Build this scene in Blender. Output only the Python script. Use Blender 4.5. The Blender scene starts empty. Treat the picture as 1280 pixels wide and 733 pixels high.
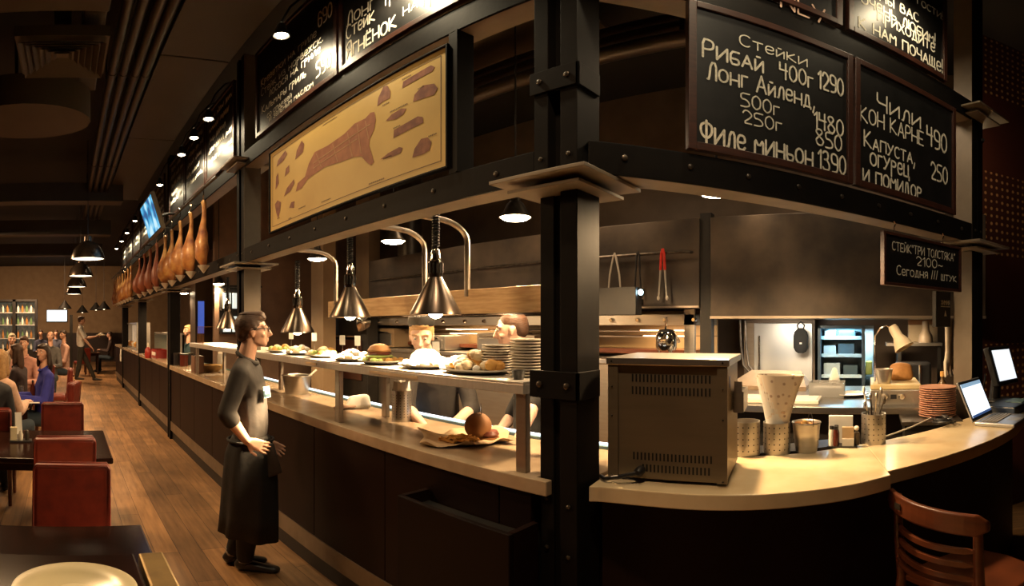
import bpy, bmesh, math, random
from mathutils import Vector, Matrix
random.seed(7)
S = bpy.context.scene
PI = math.pi
# ------------------------------------------------------------------ camera (a level panorama, 114.6 degrees wide)
F, XV, HY, HC = 640.0, 84.0, 407.0, 1.70      # pixels per radian, column of the aisle's vanishing point, horizon row, lens height
cam = bpy.data.cameras.new('camera'); cam_o = bpy.data.objects.new('camera', cam); S.collection.objects.link(cam_o)
cam.type = 'PANO'
for holder in (cam, getattr(cam, 'cycles', None)):
    if holder is None: continue
    try:
        holder.panorama_type = 'EQUIRECTANGULAR'
        holder.longitude_min = -640 / F; holder.longitude_max = 640 / F
        holder.latitude_min = -(733 - HY) / F; holder.latitude_max = HY / F
    except Exception: pass
cam_o.location = (0, 0, HC); cam_o.rotation_euler = (PI / 2, 0, -(640 - XV) / F)
cam.clip_start = 0.02
S.camera = cam_o
S.view_settings.view_transform = 'Standard'; S.view_settings.look = 'None'
S.view_settings.exposure = 0.0; S.view_settings.gamma = 1.0; S.view_settings.use_curve_mapping = False
try:
    S.cycles.use_denoising = True; S.cycles.max_bounces = 6; S.cycles.sample_clamp_indirect = 4.0
    S.cycles.caustics_reflective = False; S.cycles.caustics_refractive = False
except Exception: pass
W = bpy.data.worlds.new('night'); S.world = W; W.use_nodes = True
W.node_tree.nodes['Background'].inputs[0].default_value = (0.010, 0.008, 0.006, 1); W.node_tree.nodes['Background'].inputs[1].default_value = 0.3
WARM = (1.0, 0.66, 0.34)
HEAT_W, PEND_W, SPOT_W, DINE_W = 1300.0, 150.0, 42.0, 175.0     # lamp powers
def light(name, kind, loc, power, color=WARM, parent=None, size=0.1, spot=None, blend=0.5, aim=None):
    d = bpy.data.lights.new(name, kind); d.energy = power; d.color = color
    if kind == 'AREA': d.size = size
    elif kind in ('POINT', 'SPOT'): d.shadow_soft_size = size
    if kind == 'SPOT': d.spot_size = spot or 2.0; d.spot_blend = blend
    o = bpy.data.objects.new(name, d); S.collection.objects.link(o)
    m = Matrix.Translation(loc)
    if aim is not None:
        m = m @ (Vector(aim) - Vector(loc)).to_track_quat('-Z', 'Y').to_matrix().to_4x4()
    if parent is not None: o.parent = parent; m = MW[parent.name].inverted() @ m
    o.matrix_local = m
    return o
MW = {}
# ------------------------------------------------------------------ materials
MATS = {}
def mat(name, col, rough=0.5, metal=0.0, col2=None, scale=6.0, stretch=(1, 1, 1), bump=0.0, emit=None, power=0.0, alpha=None, trans=0.0, coat=0.0, lo=0.35, hi=0.7, spec=0.5, detail=4):
    if name in MATS: return MATS[name]
    m = bpy.data.materials.new(name); m.use_nodes = True
    nt = m.node_tree; b = nt.nodes['Principled BSDF']
    b.inputs['Base Color'].default_value = (*col, 1); b.inputs['Roughness'].default_value = rough; b.inputs['Metallic'].default_value = metal
    b.inputs['Specular IOR Level'].default_value = spec
    if coat: b.inputs['Coat Weight'].default_value = coat; b.inputs['Coat Roughness'].default_value = 0.15
    if trans: b.inputs['Transmission Weight'].default_value = trans
    if emit: b.inputs['Emission Color'].default_value = (*emit, 1); b.inputs['Emission Strength'].default_value = power
    tc = nt.nodes.new('ShaderNodeTexCoord'); mp = nt.nodes.new('ShaderNodeMapping'); mp.inputs['Scale'].default_value = stretch
    nz = nt.nodes.new('ShaderNodeTexNoise'); nz.inputs['Scale'].default_value = scale; nz.inputs['Detail'].default_value = detail
    rp = nt.nodes.new('ShaderNodeValToRGB'); c2 = col2 or tuple(c * 0.8 for c in col)
    rp.color_ramp.elements[0].position = lo; rp.color_ramp.elements[1].position = hi
    rp.color_ramp.elements[0].color = (*col, 1); rp.color_ramp.elements[1].color = (*c2, 1)
    L = nt.links.new
    L(tc.outputs['Object'], mp.inputs[0]); L(mp.outputs[0], nz.inputs['Vector']); L(nz.outputs['Fac'], rp.inputs[0]); L(rp.outputs[0], b.inputs['Base Color'])
    if bump:
        bp = nt.nodes.new('ShaderNodeBump'); bp.inputs['Strength'].default_value = bump; bp.inputs['Distance'].default_value = 0.01
        L(nz.outputs['Fac'], bp.inputs['Height']); L(bp.outputs[0], b.inputs['Normal'])
    MATS[name] = m
    return m
steel_black = mat('black painted steel', (0.0055, 0.0045, 0.004), 0.6, 0.0, (0.008, 0.0062, 0.005), 9, bump=0.15, spec=0.10)
lamplit_steel = mat('pale lamplit steel', (0.30, 0.25, 0.19), 0.5, 0.2, (0.24, 0.20, 0.15), 8)  # paler than the black frame; lamp glow on undersides put into the colour
steel_edge = mat('worn steel edge', (0.10, 0.08, 0.06), 0.35, 0.6, (0.03, 0.025, 0.02), 20)
stainless = mat('brushed stainless', (0.60, 0.56, 0.50), 0.30, .9, (0.54, 0.50, 0.45), 5, (1, 1, 14))
stainless_d = mat('dull stainless', (0.42, 0.36, 0.29), 0.40, .9, (0.37, 0.31, 0.25), 4, (1, 1, 8))
chrome = mat('polished chrome', (0.75, 0.72, 0.68), 0.12, 1.0, (0.62, 0.58, 0.54), 3)
hood_metal = mat('heat stained hood steel', (0.030, 0.024, 0.020), 0.42, 0.4, (0.095, 0.070, 0.050), 2.6, bump=0.05, detail=8)
board_black = mat('chalkboard black', (0.006, 0.006, 0.006), 0.42, 0, (0.011, 0.010, 0.010), 14, spec=0.4)
frame_wood = mat('dark red frame wood', (0.055, 0.018, 0.010), 0.4, 0, (0.030, 0.010, 0.006), 12, (1, 1, 6), coat=0.2)
chalk = mat('chalk marker paint', (0.88, 0.83, 0.68), 0.8, 0, (0.55, 0.52, 0.42), 60)
chalk_pink = mat('pink chalk marker paint', (0.62, 0.42, 0.30), 0.8, 0, (0.5, 0.33, 0.24), 60)
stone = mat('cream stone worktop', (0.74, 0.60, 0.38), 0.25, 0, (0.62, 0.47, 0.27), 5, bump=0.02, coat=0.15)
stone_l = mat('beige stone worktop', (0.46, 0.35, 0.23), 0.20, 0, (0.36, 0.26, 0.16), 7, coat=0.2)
panel_red = mat('dark oxblood panel', (0.012, 0.004, 0.0025), 0.5, 0, (0.008, 0.003, 0.002), 5, spec=0.15)
kick_metal = mat('kick plate metal', (0.30, 0.24, 0.17), 0.4, 0.8, (0.2, 0.16, 0.11), 6)
leather = mat('oxblood leather', (0.17, 0.024, 0.013), 0.38, 0, (0.11, 0.016, 0.010), 14, bump=0.12)
table_dark = mat('dark varnished table wood', (0.014, 0.006, 0.004), 0.16, 0, (0.024, 0.009, 0.006), 3, (8, 1, 1), spec=.25)
chair_wood = mat('red brown varnished wood', (0.16, 0.045, 0.018), 0.3, 0, (0.09, 0.026, 0.012), 6, (1, 1, 5), coat=0.3)
white_china = mat('white glazed china', (0.80, 0.74, 0.62), 0.2, 0, (0.74, 0.68, 0.56), 3, coat=0.2)
pink_china = mat('terracotta pink china', (0.62, 0.33, 0.22), 0.35, 0, (0.52, 0.27, 0.18), 3)
black_plastic = mat('black plastic', (0.012, 0.012, 0.013), 0.4, 0, (0.018, 0.017, 0.018), 10)
black_iron = mat('black cast metal', (0.010, 0.009, 0.008), 0.5, 0.2, (0.018, 0.015, 0.012), 8)
white_paper = mat('white paper', (0.80, 0.77, 0.70), 0.8, 0, (0.70, 0.67, 0.60), 9, bump=0.2)
bulb = mat('glowing lamp glass', (1, 0.8, 0.5), 0.4, 0, emit=(1.0, 0.80, 0.50), power=40)
bulb_soft = mat('lit white lamp reflector', (0.9, 0.8, 0.6), 0.4, 0, emit=(1.0, 0.82, 0.56), power=5)
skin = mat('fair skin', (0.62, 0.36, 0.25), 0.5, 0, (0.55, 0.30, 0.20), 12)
hair_br = mat('brown hair', (0.065, 0.028, 0.012), 0.6, 0, (0.035, 0.015, 0.007), 40, (1, 1, 3), bump=0.3)
hair_bl = mat('fair hair', (0.42, 0.26, 0.11), 0.5, 0, (0.30, 0.17, 0.07), 40, bump=0.3)
hair_dk = mat('dark brown hair', (0.035, 0.018, 0.010), 0.45, 0, (0.02, 0.010, 0.006), 40, bump=0.3)
cloth_gray = mat('charcoal brown jersey', (0.026, 0.021, 0.018), 0.85, 0, (0.019, 0.0155, 0.013), 24, bump=0.25)
cloth_black = mat('black cotton', (0.006, 0.0055, 0.005), 0.85, 0, (0.010, 0.009, 0.008), 20, bump=0.25)
shoe_black = mat('black polished leather', (0.012, 0.011, 0.010), 0.3, 0, (0.02, 0.018, 0.016), 14)
# ------------------------------------------------------------------ mesh builder
class MB:
    def __init__(s): s.v = []; s.f = []
    def add(s, vs, fs, M=None):
        n = len(s.v)
        s.v += [tuple(M @ Vector(p)) if M else tuple(p) for p in vs]; s.f += [tuple(i + n for i in f) for f in fs]
        return s
    def box(s, x0, x1, y0, y1, z0, z1, M=None):
        return s.add([(x0, y0, z0), (x1, y0, z0), (x1, y1, z0), (x0, y1, z0), (x0, y0, z1), (x1, y0, z1), (x1, y1, z1), (x0, y1, z1)],
              [(0, 3, 2, 1), (4, 5, 6, 7), (0, 1, 5, 4), (1, 2, 6, 5), (2, 3, 7, 6), (3, 0, 4, 7)], M)
    def prism(s, poly, z0, z1, M=None):
        a = sum(poly[i][0] * poly[(i + 1) % len(poly)][1] - poly[(i + 1) % len(poly)][0] * poly[i][1] for i in range(len(poly)))
        if a < 0: poly = poly[::-1]
        n = len(poly)
        return s.add([(x, y, z0) for x, y in poly] + [(x, y, z1) for x, y in poly],
              [tuple(range(n))[::-1], tuple(range(n, 2 * n))] + [(i, (i + 1) % n, (i + 1) % n + n, i + n) for i in range(n)], M)
    def loft(s, rings, n=20, cap=True, M=None, pw=1.0):        # ring = (cx, cy, cz, rx, ry)
        vs, fs = [], []
        for (cx, cy, cz, rx, ry) in rings:
            for k in range(n):
                c, d = math.cos(2 * PI * k / n), math.sin(2 * PI * k / n)
                if pw != 1: c = math.copysign(abs(c) ** pw, c); d = math.copysign(abs(d) ** pw, d)
                vs.append((cx + rx * c, cy + ry * d, cz))
        for i in range(len(rings) - 1):
            for k in range(n):
                fs.append((i * n + k, i * n + (k + 1) % n, (i + 1) * n + (k + 1) % n, (i + 1) * n + k))
        if cap: fs += [tuple(range(n))[::-1], tuple(range((len(rings) - 1) * n, len(rings) * n))]
        return s.add(vs, fs, M)
    def lathe(s, prof, n=24, c=(0, 0, 0), cap=True, M=None):
        return s.loft([(c[0], c[1], c[2] + z, r, r) for r, z in prof], n, cap, M)
    def tube(s, pts, r, n=8, closed=False, M=None, rs=None):
        pts = [Vector(p) for p in pts]; N = len(pts); vs, fs = [], []
        up = None
        for i, p in enumerate(pts):
            a = pts[i - 1] if (i or closed) else p; b = pts[(i + 1) % N] if (i < N - 1 or closed) else p
            t = (b - a).normalized()
            if up is None:
                up = Vector((0, 0, 1)) if abs(t.z) < 0.9 else Vector((1, 0, 0))
            sd = t.cross(up).normalized(); up = sd.cross(t).normalized()
            rr = rs[i] if rs else r
            for k in range(n):
                vs.append(p + sd * rr * math.cos(2 * PI * k / n) + up * rr * math.sin(2 * PI * k / n))
        for i in range(N if closed else N - 1):
            j = (i + 1) % N
            for k in range(n): fs.append((i * n + k, i * n + (k + 1) % n, j * n + (k + 1) % n, j * n + k))
        if not closed: fs += [tuple(range(n))[::-1], tuple(range((N - 1) * n, N * n))]
        return s.add(vs, fs, M)
    def cyl(s, a, b, r, r2=None, n=14): return s.tube([a, b], r, n, rs=[r, r if r2 is None else r2])
    def ball(s, c, r, n=14, M=None):
        r = (r, r, r) if isinstance(r, (int, float)) else r; m = max(6, n // 2 + 1)
        return s.loft([(c[0], c[1], c[2] - r[2] * math.cos(PI * (i + .04) / (m - .92)), r[0] * math.sin(PI * (i + .04) / (m - .92)), r[1] * math.sin(PI * (i + .04) / (m - .92))) for i in range(m)], n, True, M)
    def hull(s, blobs):                                        # blobs = (centre, (rx, ry, rz), yaw): one convex lump around them
        bm = bmesh.new()
        for c, r, yaw in blobs:
            r = (r, r, r) if isinstance(r, (int, float)) else r
            R = Matrix.Rotation(yaw, 3, 'Z')
            for i in range(9):
                ph = PI * i / 8
                for k in range(1 if i in (0, 8) else 14):
                    t = 2 * PI * k / 14
                    bm.verts.new(Vector(c) + R @ Vector((r[0] * math.sin(ph) * math.cos(t), r[1] * math.sin(ph) * math.sin(t), r[2] * math.cos(ph))))
        res = bmesh.ops.convex_hull(bm, input=bm.verts)
        bmesh.ops.delete(bm, geom=[g for g in res['geom_interior'] if isinstance(g, bmesh.types.BMVert)], context='VERTS')
        bm.verts.index_update(); s.add([v.co.copy() for v in bm.verts], [tuple(v.index for v in f.verts) for f in bm.faces]); bm.free()
        return s
def build(mb, name, m, parent=None, world=False, smooth=False, bevel=0.0, label=None, seg=2, voxel=0, relax=3):
    vs = mb.v
    if world and parent is not None:
        inv = MW[parent.name].inverted(); vs = [tuple(inv @ Vector(p)) for p in vs]
    me = bpy.data.meshes.new(name); me.from_pydata(vs, [], mb.f); me.update()
    if voxel:
        tmp = bpy.data.objects.new('tmp', me); S.collection.objects.link(tmp)
        r = tmp.modifiers.new('r', 'REMESH'); r.mode = 'VOXEL'; r.voxel_size = voxel
        q = tmp.modifiers.new('s', 'SMOOTH'); q.iterations = relax; q.factor = 0.5
        dg = bpy.context.evaluated_depsgraph_get(); me2 = bpy.data.meshes.new_from_object(tmp.evaluated_get(dg))
        bpy.data.objects.remove(tmp); bpy.data.meshes.remove(me); me = me2; me.name = name; smooth = True
    else:
        bm = bmesh.new(); bm.from_mesh(me); bmesh.ops.recalc_face_normals(bm, faces=bm.faces); bm.to_mesh(me); bm.free()
    me.materials.clear(); me.materials.append(m)
    o = bpy.data.objects.new(name, me); S.collection.objects.link(o)
    if smooth:
        for p in me.polygons: p.use_smooth = True
        if not voxel:
            try: me.set_sharp_from_angle(angle=0.7)
            except Exception: pass
    if bevel:
        b = o.modifiers.new('bevel', 'BEVEL'); b.width = bevel; b.segments = seg; b.limit_method = 'ANGLE'; b.angle_limit = 0.6
    if parent is not None: o.parent = parent; MW[o.name] = MW[parent.name]
    else: MW[o.name] = Matrix.Identity(4)
    if label: o['label'] = label
    return o
def tag(o, label, cat, group=None, kind=None):
    if label: o['label'] = label
    if cat: o['category'] = cat
    if group: o['group'] = group
    if kind: o['kind'] = kind
    return o
def thing(name, label, cat, loc=(0, 0, 0), rotz=0.0, group=None, kind=None):
    o = bpy.data.objects.new(name, None); S.collection.objects.link(o); o.empty_display_size = 0.1
    o.location = loc; o.rotation_euler = (0, 0, rotz)
    MW[o.name] = Matrix.Translation(loc) @ Matrix.Rotation(rotz, 4, 'Z')
    return tag(o, label, cat, group, kind)
def dup(root, loc, rotz=0.0, label=None, group=None, scale=None):
    r = root.copy(); S.collection.objects.link(r); r.location = loc; r.rotation_euler = (0, 0, rotz)
    if scale: r.scale = (scale,) * 3
    MW[r.name] = Matrix.Translation(loc) @ Matrix.Rotation(rotz, 4, 'Z')
    if label: r['label'] = label
    if group: r['group'] = group
    def rec(src, dst):
        for ch in list(src.children):
            if ch.type == 'LIGHT': continue
            c = ch.copy(); S.collection.objects.link(c); c.parent = dst; rec(ch, c)
    rec(root, r)
    return r
def structure(mb, name, m, label, cat, **k): return tag(build(mb, name, m, **k), label, cat, kind='structure')
# ------------------------------------------------------------------ where a pixel of the photograph lies in the room
def ang(px): return (px - XV) / F
def dirv(px): return Vector((math.sin(ang(px)), math.cos(ang(px)), 0))
def at_z(px, py, z): return dirv(px) * ((HC - z) / math.tan((py - HY) / F)) + Vector((0, 0, z))
def at_d(px, py, d): return dirv(px) * d + Vector((0, 0, HC - d * math.tan((py - HY) / F)))
class Wall:
    def __init__(s, phi, D): s.phi, s.D = phi, D; s.n = Vector((math.sin(phi), math.cos(phi), 0)); s.d = Vector((math.cos(phi), -math.sin(phi), 0))
    def u(s, px): return s.D * math.tan(ang(px) - s.phi)
    def z(s, px, py): return HC - s.D / math.cos(ang(px) - s.phi) * math.tan((py - HY) / F)
    def pt(s, u, z): return s.n * s.D + s.d * u + Vector((0, 0, z))
    def yaw(s): return -s.phi
LEFT, RIGHT = Wall(PI / 2, 1.5), Wall(math.radians(42), 1.70)
# ------------------------------------------------------------------ brushed lettering
G = {'А': '003960/1353', 'Б': '5909004051534404', 'В': '000939484635050/3554514000', 'Г': '000959', 'Д': '0a00606a/10294950', 'Е': '50000959/0444', 'Ж': '3039/003460/093469',
 'З': '081939484635152535535140100 1', 'И': '09006960', 'Й': '08005850/1c3c', 'К': '0009/590460', 'Л': '0010295950', 'М': '0009346960', 'Н': '0009/6069/0464', 'О': '200207294967624020', 'П': '00096960',
 'Р': '000939585534 04', 'С': '584929070220 4051', 'Т': '3039/0969', 'У': '0934/69451000', 'Ф': '3b39/28070422426467482 8', 'Х': '0069/0960', 'Ц': '09005059/50606b', 'Ч': '09051454/5950', 'Ш': '09006069/3930',
 'Щ': '09006069/3930/60707b', 'Ы': '0900304243340 4/6960', 'Ь': '0900405253440 4', 'Э': '072949676240 2001/6525', 'Ю': '0009/0424/402227496987826040', 'Я': '505929070624 54/2400', 'Ё': '50000959/0444/1c1d/4c4d',
 '0': '200207293957523020', '1': '072920', '2': '0719395755 0050', '3': '08193948463515253553514010 01', '4': '09055545/4940', '5': '5909053553513000', '6': '5739190702104052543505', '7': '095920',
 '8': '2507081939484725030210405253 25', '9': '541406081939585451 3010', ',': '110b', '.': '0001', '!': '0903/0100', '~': '03144354', '/': '0029', '"': '0907/2927', 'N': '00096069', 'L': '090050', 'Y': '0934/6930', ' ': '',
 'е': '03535546160402104051', 'р': '0b06/06365543 0 3', 'г': '000646', 'а': '0036 60/1242'}
G['В'] = '000939484635 05/3554514000'
LOWER = 'ерга'
def glyph(ch):
    low = ch.islower() and ch in 'абвгдеёжзийклмнопрстуфхцчшщыьэюя'
    g = G[ch] if ch in LOWER else G.get(ch.upper(), '')
    sc = 1 if (not low or ch in LOWER) else 0.70
    out = []
    for st in g.replace(' ', '').split('/'):
        pts = []
        for i in range(0, len(st) - 1, 2):
            y = {'a': -1.2, 'b': -2.4, 'c': 10.4, 'd': 11.2}.get(st[i + 1], None); y = float(st[i + 1]) if y is None else y
            pts.append((float(st[i]) * (0.85 if low else 1), y * sc))
        if pts: out.append(pts)
    w = max([p[0] for q in out for p in q], default=2.6)
    return out, w
def chaikin(p):
    if len(p) < 5: return p
    closed = p[0] == p[-1]; q = [p[0]]
    for a, b in zip(p, p[1:]): q += [(a[0] * .75 + b[0] * .25, a[1] * .75 + b[1] * .25), (a[0] * .25 + b[0] * .75, a[1] * .25 + b[1] * .75)]
    return q + [p[-1]]
def letter(mb, text, x0, x1, z0, cap, z1=None, wd=0.072, y=-0.002):     # one line of lettering between x0 and x1 on the plane y, baseline z0 (to z1)
    strokes, cur = [], 0.0
    for ch in text:
        g, w = glyph(ch)
        jit = random.uniform(-.25, .25)
        for st in g: strokes.append([(cur + a, b + jit) for a, b in chaikin(st)])
        cur += w + 1.7
    cap *= .80; tot = cur - 1.7; sx = (x1 - x0) / tot; sz = cap / 9.0; h = wd * cap / 1.3; dz = ((z1 if z1 is not None else z0) - z0)
    for st in strokes:
        p = [(x0 + a * sx, z0 + dz * a / tot + b * sz) for a, b in st]
        for a, b in zip(p, p[1:]):
            dx, dy = b[0] - a[0], b[1] - a[1]; l = math.hypot(dx, dy) or 1e-6; nx, nz = -dy / l * h, dx / l * h
            mb.add([(a[0] + nx, y, a[1] + nz), (a[0] - nx, y, a[1] - nz), (b[0] - nx, y, b[1] - nz), (b[0] + nx, y, b[1] + nz)], [(0, 1, 2, 3)])
        for a in p:
            mb.add([(a[0] + h * math.cos(k * PI / 4), y - 0.0002, a[1] + h * math.sin(k * PI / 4)) for k in range(8)], [tuple(range(8))])
# ------------------------------------------------------------------ the setting
def plank_floor():
    m = bpy.data.materials.new('oak plank floor'); m.use_nodes = True; nt = m.node_tree; L = nt.links.new; b = nt.nodes['Principled BSDF']
    tc = nt.nodes.new('ShaderNodeTexCoord'); mp = nt.nodes.new('ShaderNodeMapping'); mp.inputs['Rotation'].default_value = (0, 0, PI / 2); mp.inputs['Location'].default_value = (0.3, 0.05, 0)
    br = nt.nodes.new('ShaderNodeTexBrick'); br.inputs['Scale'].default_value = 1.0; br.inputs['Brick Width'].default_value = 1.35; br.inputs['Row Height'].default_value = 0.165
    br.inputs['Mortar Size'].default_value = 0.002; br.inputs['Bias'].default_value = -0.1; br.offset = 0.37; br.offset_frequency = 2
    br.inputs['Color1'].default_value = (0.43, 0.24, 0.105, 1); br.inputs['Color2'].default_value = (0.20, 0.115, 0.055, 1); br.inputs['Mortar'].default_value = (0.05, 0.026, 0.012, 1)
    mp2 = nt.nodes.new('ShaderNodeMapping'); mp2.inputs['Scale'].default_value = (14, 1.2, 1)
    nz = nt.nodes.new('ShaderNodeTexNoise'); nz.inputs['Scale'].default_value = 2.0; nz.inputs['Detail'].default_value = 8
    n2 = nt.nodes.new('ShaderNodeTexNoise'); n2.inputs['Scale'].default_value = 1.3; n2.inputs['Detail'].default_value = 5
    r1 = nt.nodes.new('ShaderNodeValToRGB'); r1.color_ramp.elements[0].position = .3; r1.color_ramp.elements[0].color = (0.55, 0.5, 0.45, 1); r1.color_ramp.elements[1].position = .65; r1.color_ramp.elements[1].color = (1.1, 1.05, 1, 1)
    r2 = nt.nodes.new('ShaderNodeValToRGB'); r2.color_ramp.elements[0].position = .36; r2.color_ramp.elements[0].color = (0.5, 0.5, 0.5, 1); r2.color_ramp.elements[1].position = .55; r2.color_ramp.elements[1].color = (1, 1, 1, 1)
    m1 = nt.nodes.new('ShaderNodeMixRGB'); m1.blend_type = 'MULTIPLY'; m1.inputs[0].default_value = 0.8; m2 = nt.nodes.new('ShaderNodeMixRGB'); m2.blend_type = 'MULTIPLY'; m2.inputs[0].default_value = 0.7
    L(tc.outputs['Object'], mp.inputs[0]); L(mp.outputs[0], br.inputs['Vector']); L(tc.outputs['Object'], mp2.inputs[0]); L(mp2.outputs[0], nz.inputs['Vector']); L(tc.outputs['Object'], n2.inputs['Vector'])
    L(nz.outputs['Fac'], r1.inputs[0]); L(n2.outputs['Fac'], r2.inputs[0]); L(br.outputs['Color'], m1.inputs[1]); L(r1.outputs[0], m1.inputs[2]); L(m1.outputs[0], m2.inputs[1]); L(r2.outputs[0], m2.inputs[2]); L(m2.outputs[0], b.inputs['Base Color'])
    b.inputs['Roughness'].default_value = 0.42; b.inputs['Specular IOR Level'].default_value = 0.4
    bp = nt.nodes.new('ShaderNodeBump'); bp.inputs['Strength'].default_value = 0.2; bp.inputs['Distance'].default_value = 0.004; L(br.outputs['Fac'], bp.inputs['Height']); bp.invert = True; L(bp.outputs[0], b.inputs['Normal'])
    return m
def dotted_wallpaper():
    m = bpy.data.materials.new('dark perforated wallpaper'); m.use_nodes = True; nt = m.node_tree; L = nt.links.new; b = nt.nodes['Principled BSDF']
    tc = nt.nodes.new('ShaderNodeTexCoord'); vo = nt.nodes.new('ShaderNodeTexVoronoi'); vo.inputs['Scale'].default_value = 15; vo.inputs['Randomness'].default_value = 0.12
    rp = nt.nodes.new('ShaderNodeValToRGB'); rp.color_ramp.elements[0].position = .16; rp.color_ramp.elements[0].color = (0.42, 0.24, 0.10, 1); rp.color_ramp.elements[1].position = .26; rp.color_ramp.elements[1].color = (0.05, 0.014, 0.009, 1)
    ck = nt.nodes.new('ShaderNodeTexChecker'); ck.inputs['Scale'].default_value = 1.3; ck.inputs['Color1'].default_value = (1, 1, 1, 1); ck.inputs['Color2'].default_value = (0, 0, 0, 1)
    mx = nt.nodes.new('ShaderNodeMixRGB'); mx.inputs[1].default_value = (0.055, 0.014, 0.009, 1)
    L(tc.outputs['Object'], vo.inputs['Vector']); L(vo.outputs['Distance'], rp.inputs[0]); L(tc.outputs['Object'], ck.inputs['Vector']); L(ck.outputs['Color'], mx.inputs[0]); L(rp.outputs[0], mx.inputs[2]); L(mx.outputs[0], b.inputs['Base Color'])
    b.inputs['Roughness'].default_value = 0.5
    return m
brown_wall = mat('brown kitchen wall', (0.17, 0.115, 0.075), 0.55, 0, (0.12, 0.08, 0.052), 3)
plaster = mat('beige plaster', (0.36, 0.25, 0.14), 0.7, 0, (0.30, 0.20, 0.11), 4)
ceil_m = mat('dark painted ceiling', (0.018, 0.014, 0.011), 0.8, 0, (0.012, 0.010, 0.008), 2)
structure(MB().box(-7, 9, -4, 24, -0.1, 0), 'floor', plank_floor(), 'worn oak plank floor of the dining aisle', 'floor')
structure(MB().box(-7, 9, -4, 24, 4.5, 4.6), 'ceiling', ceil_m, 'dark painted ceiling over the whole room', 'ceiling')
structure(MB().box(-7, 9, 24, 24.1, 0, 4.5), 'wall_far', plaster, 'beige plaster wall at the far end of the aisle', 'wall')
structure(MB().box(-7.1, -7, -4, 24, 0, 4.5), 'wall_left', mat('dark wine wall', (0.05, 0.022, 0.014), 0.7), 'dark wall of the dining room on the left', 'wall')
structure(MB().box(-7, 9, -4.1, -4, 0, 4.5), 'wall_near', mat('dark wine wall', (0.05, 0.022, 0.014), 0.7), 'dark wall behind the camera', 'wall')
structure(MB().box(5.2, 5.3, -1.6, 24, 0, 4.5), 'wall_kitchen', brown_wall, 'brown back wall of the open kitchen', 'wall')
wp = MB().box(0, 5.2, 0, 0.1, 0, 4.5)
structure(wp, 'wall_right', dotted_wallpaper(), 'dark red wall with dotted wallpaper squares beyond the laptop counter', 'wall').matrix_world = Matrix.Translation((4.20, -0.80, 0)) @ Matrix.Rotation(math.radians(-60), 4, 'Z')
structure(MB().box(-7, 2.6, 23.86, 23.99, 0, 1.35), 'trim_wainscot', mat('dark wainscot', (0.03, 0.015, 0.01), 0.5), 'dark wainscot along the foot of the far wall', 'trim')
structure(MB().box(-2.75, -1.95, 19.0, 19.5, 0, 2.62).box(-7, -2.75, 19.0, 19.5, 2.62, 4.5).box(-2.75, -1.95, 19.0, 19.5, 2.6, 2.64), 'trim_doorway', black_iron, 'dark timber surround of the bottle alcove at the far left', 'trim')
# ---- steel columns of the bar
rivet_m = steel_edge
def column(loc, yaw, label, w=0.19, d=0.155, top=4.3, plates=(2.215,), seat=None, strap=(), skew=0, side=None):
    # local x runs along the bar face from left to right, local y into the bar
    t = thing('steel_column', label, 'column', loc, yaw, 'steel columns of the bar')
    fl = 0.064
    build(MB().box(0, fl, 0.038 if skew else 0, d, 0, 2.19), 'lower_flange', steel_black, t, bevel=.003)
    build(MB().box(w - fl - .008, w, 0, d, 0, 2.19), 'lower_flange', steel_black, t, bevel=.003)
    build(MB().box(fl, w - fl - .008, 0.05, d - .03, 0, 2.19), 'web', steel_black, t)
    build(MB().box(0, fl, 0, d, 2.245, top), 'upper_flange', steel_black, t, bevel=.003)
    build(MB().box(w - fl - .008, w, 0, d, 2.245, top), 'upper_flange', steel_black, t, bevel=.003)
    build(MB().box(fl, w - fl - .008, 0.05, d - .03, 2.245, top), 'upper_web', steel_black, t)
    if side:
        x0, x1 = (w, w + .005) if side == 'R' else (-.005, 0)  # thin plate added on one side, paler than the black flanges
        for z0, z1 in ((0, 2.19), (2.245, top)): build(MB().box(x0, x1, 0, d, z0, z1), 'side_plate', mat('beige steel', (.13, .10, .068), .5, .1, (.10, .076, .05), 5), t, label='beige side plate')
    cx, cy = w / 2, d / 2
    for z in (2.19, 3.13):
        if z > 3 and not seat: continue
        build(MB().box(cx - .155, cx + .155, cy - .16, cy + .16, z, z + .013), 'bearing_plate', lamplit_steel, t, bevel=.002)
        build(MB().box(cx - .205, cx + .205, cy - .205, cy + .205, z + .036, z + .050), 'bearing_plate', lamplit_steel, t, bevel=.002)
        build(MB().box(cx - .09, cx + .09, cy - .08, cy + .08, z + .013, z + .036), 'packing_block', steel_black, t)
    for z0, z1 in strap:
        s = build(MB().box(-.012, w + .012, -.012, .0, z0, z1).box(w, w + .012, -.012, d * .9, z0, z1), 'strap_plate', steel_black, t, bevel=.002)
        for x in (.035, w - .035):
            build(MB().lathe([(.012, 0), (.012, .006), (.007, .009)], 8, M=Matrix.Translation((x, -.012, (z0 + z1) / 2)) @ Matrix.Rotation(PI / 2, 4, 'X')), 'bolt', steel_edge, s, smooth=True)
    for z in (.82, 1.03, 2.33):
        for x in (.034, w - .034):
            build(MB().lathe([(.009, 0), (.009, .005), (.005, .008)], 8, M=Matrix.Translation((x, .036 if (x < .1 and skew and z < 2) else -.002, z)) @ Matrix.Rotation(PI / 2, 4, 'X')), 'bolt', steel_edge, t, smooth=True)
    return t
col1 = column((1.5, 1.162, 0), -PI / 2, 'thick black steel column at the bar corner beside the stainless oven', strap=((1.435, 1.535), (2.61, 2.71)), skew=1)
labs = ['black steel column behind the standing waiter, left of the meat poster', 'black steel column between the two nearer groups of hanging hams, right of the television',
        'black steel column below the television, next to the red ketchup bottle', 'farthest black steel column, near the end of the bar']
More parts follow.
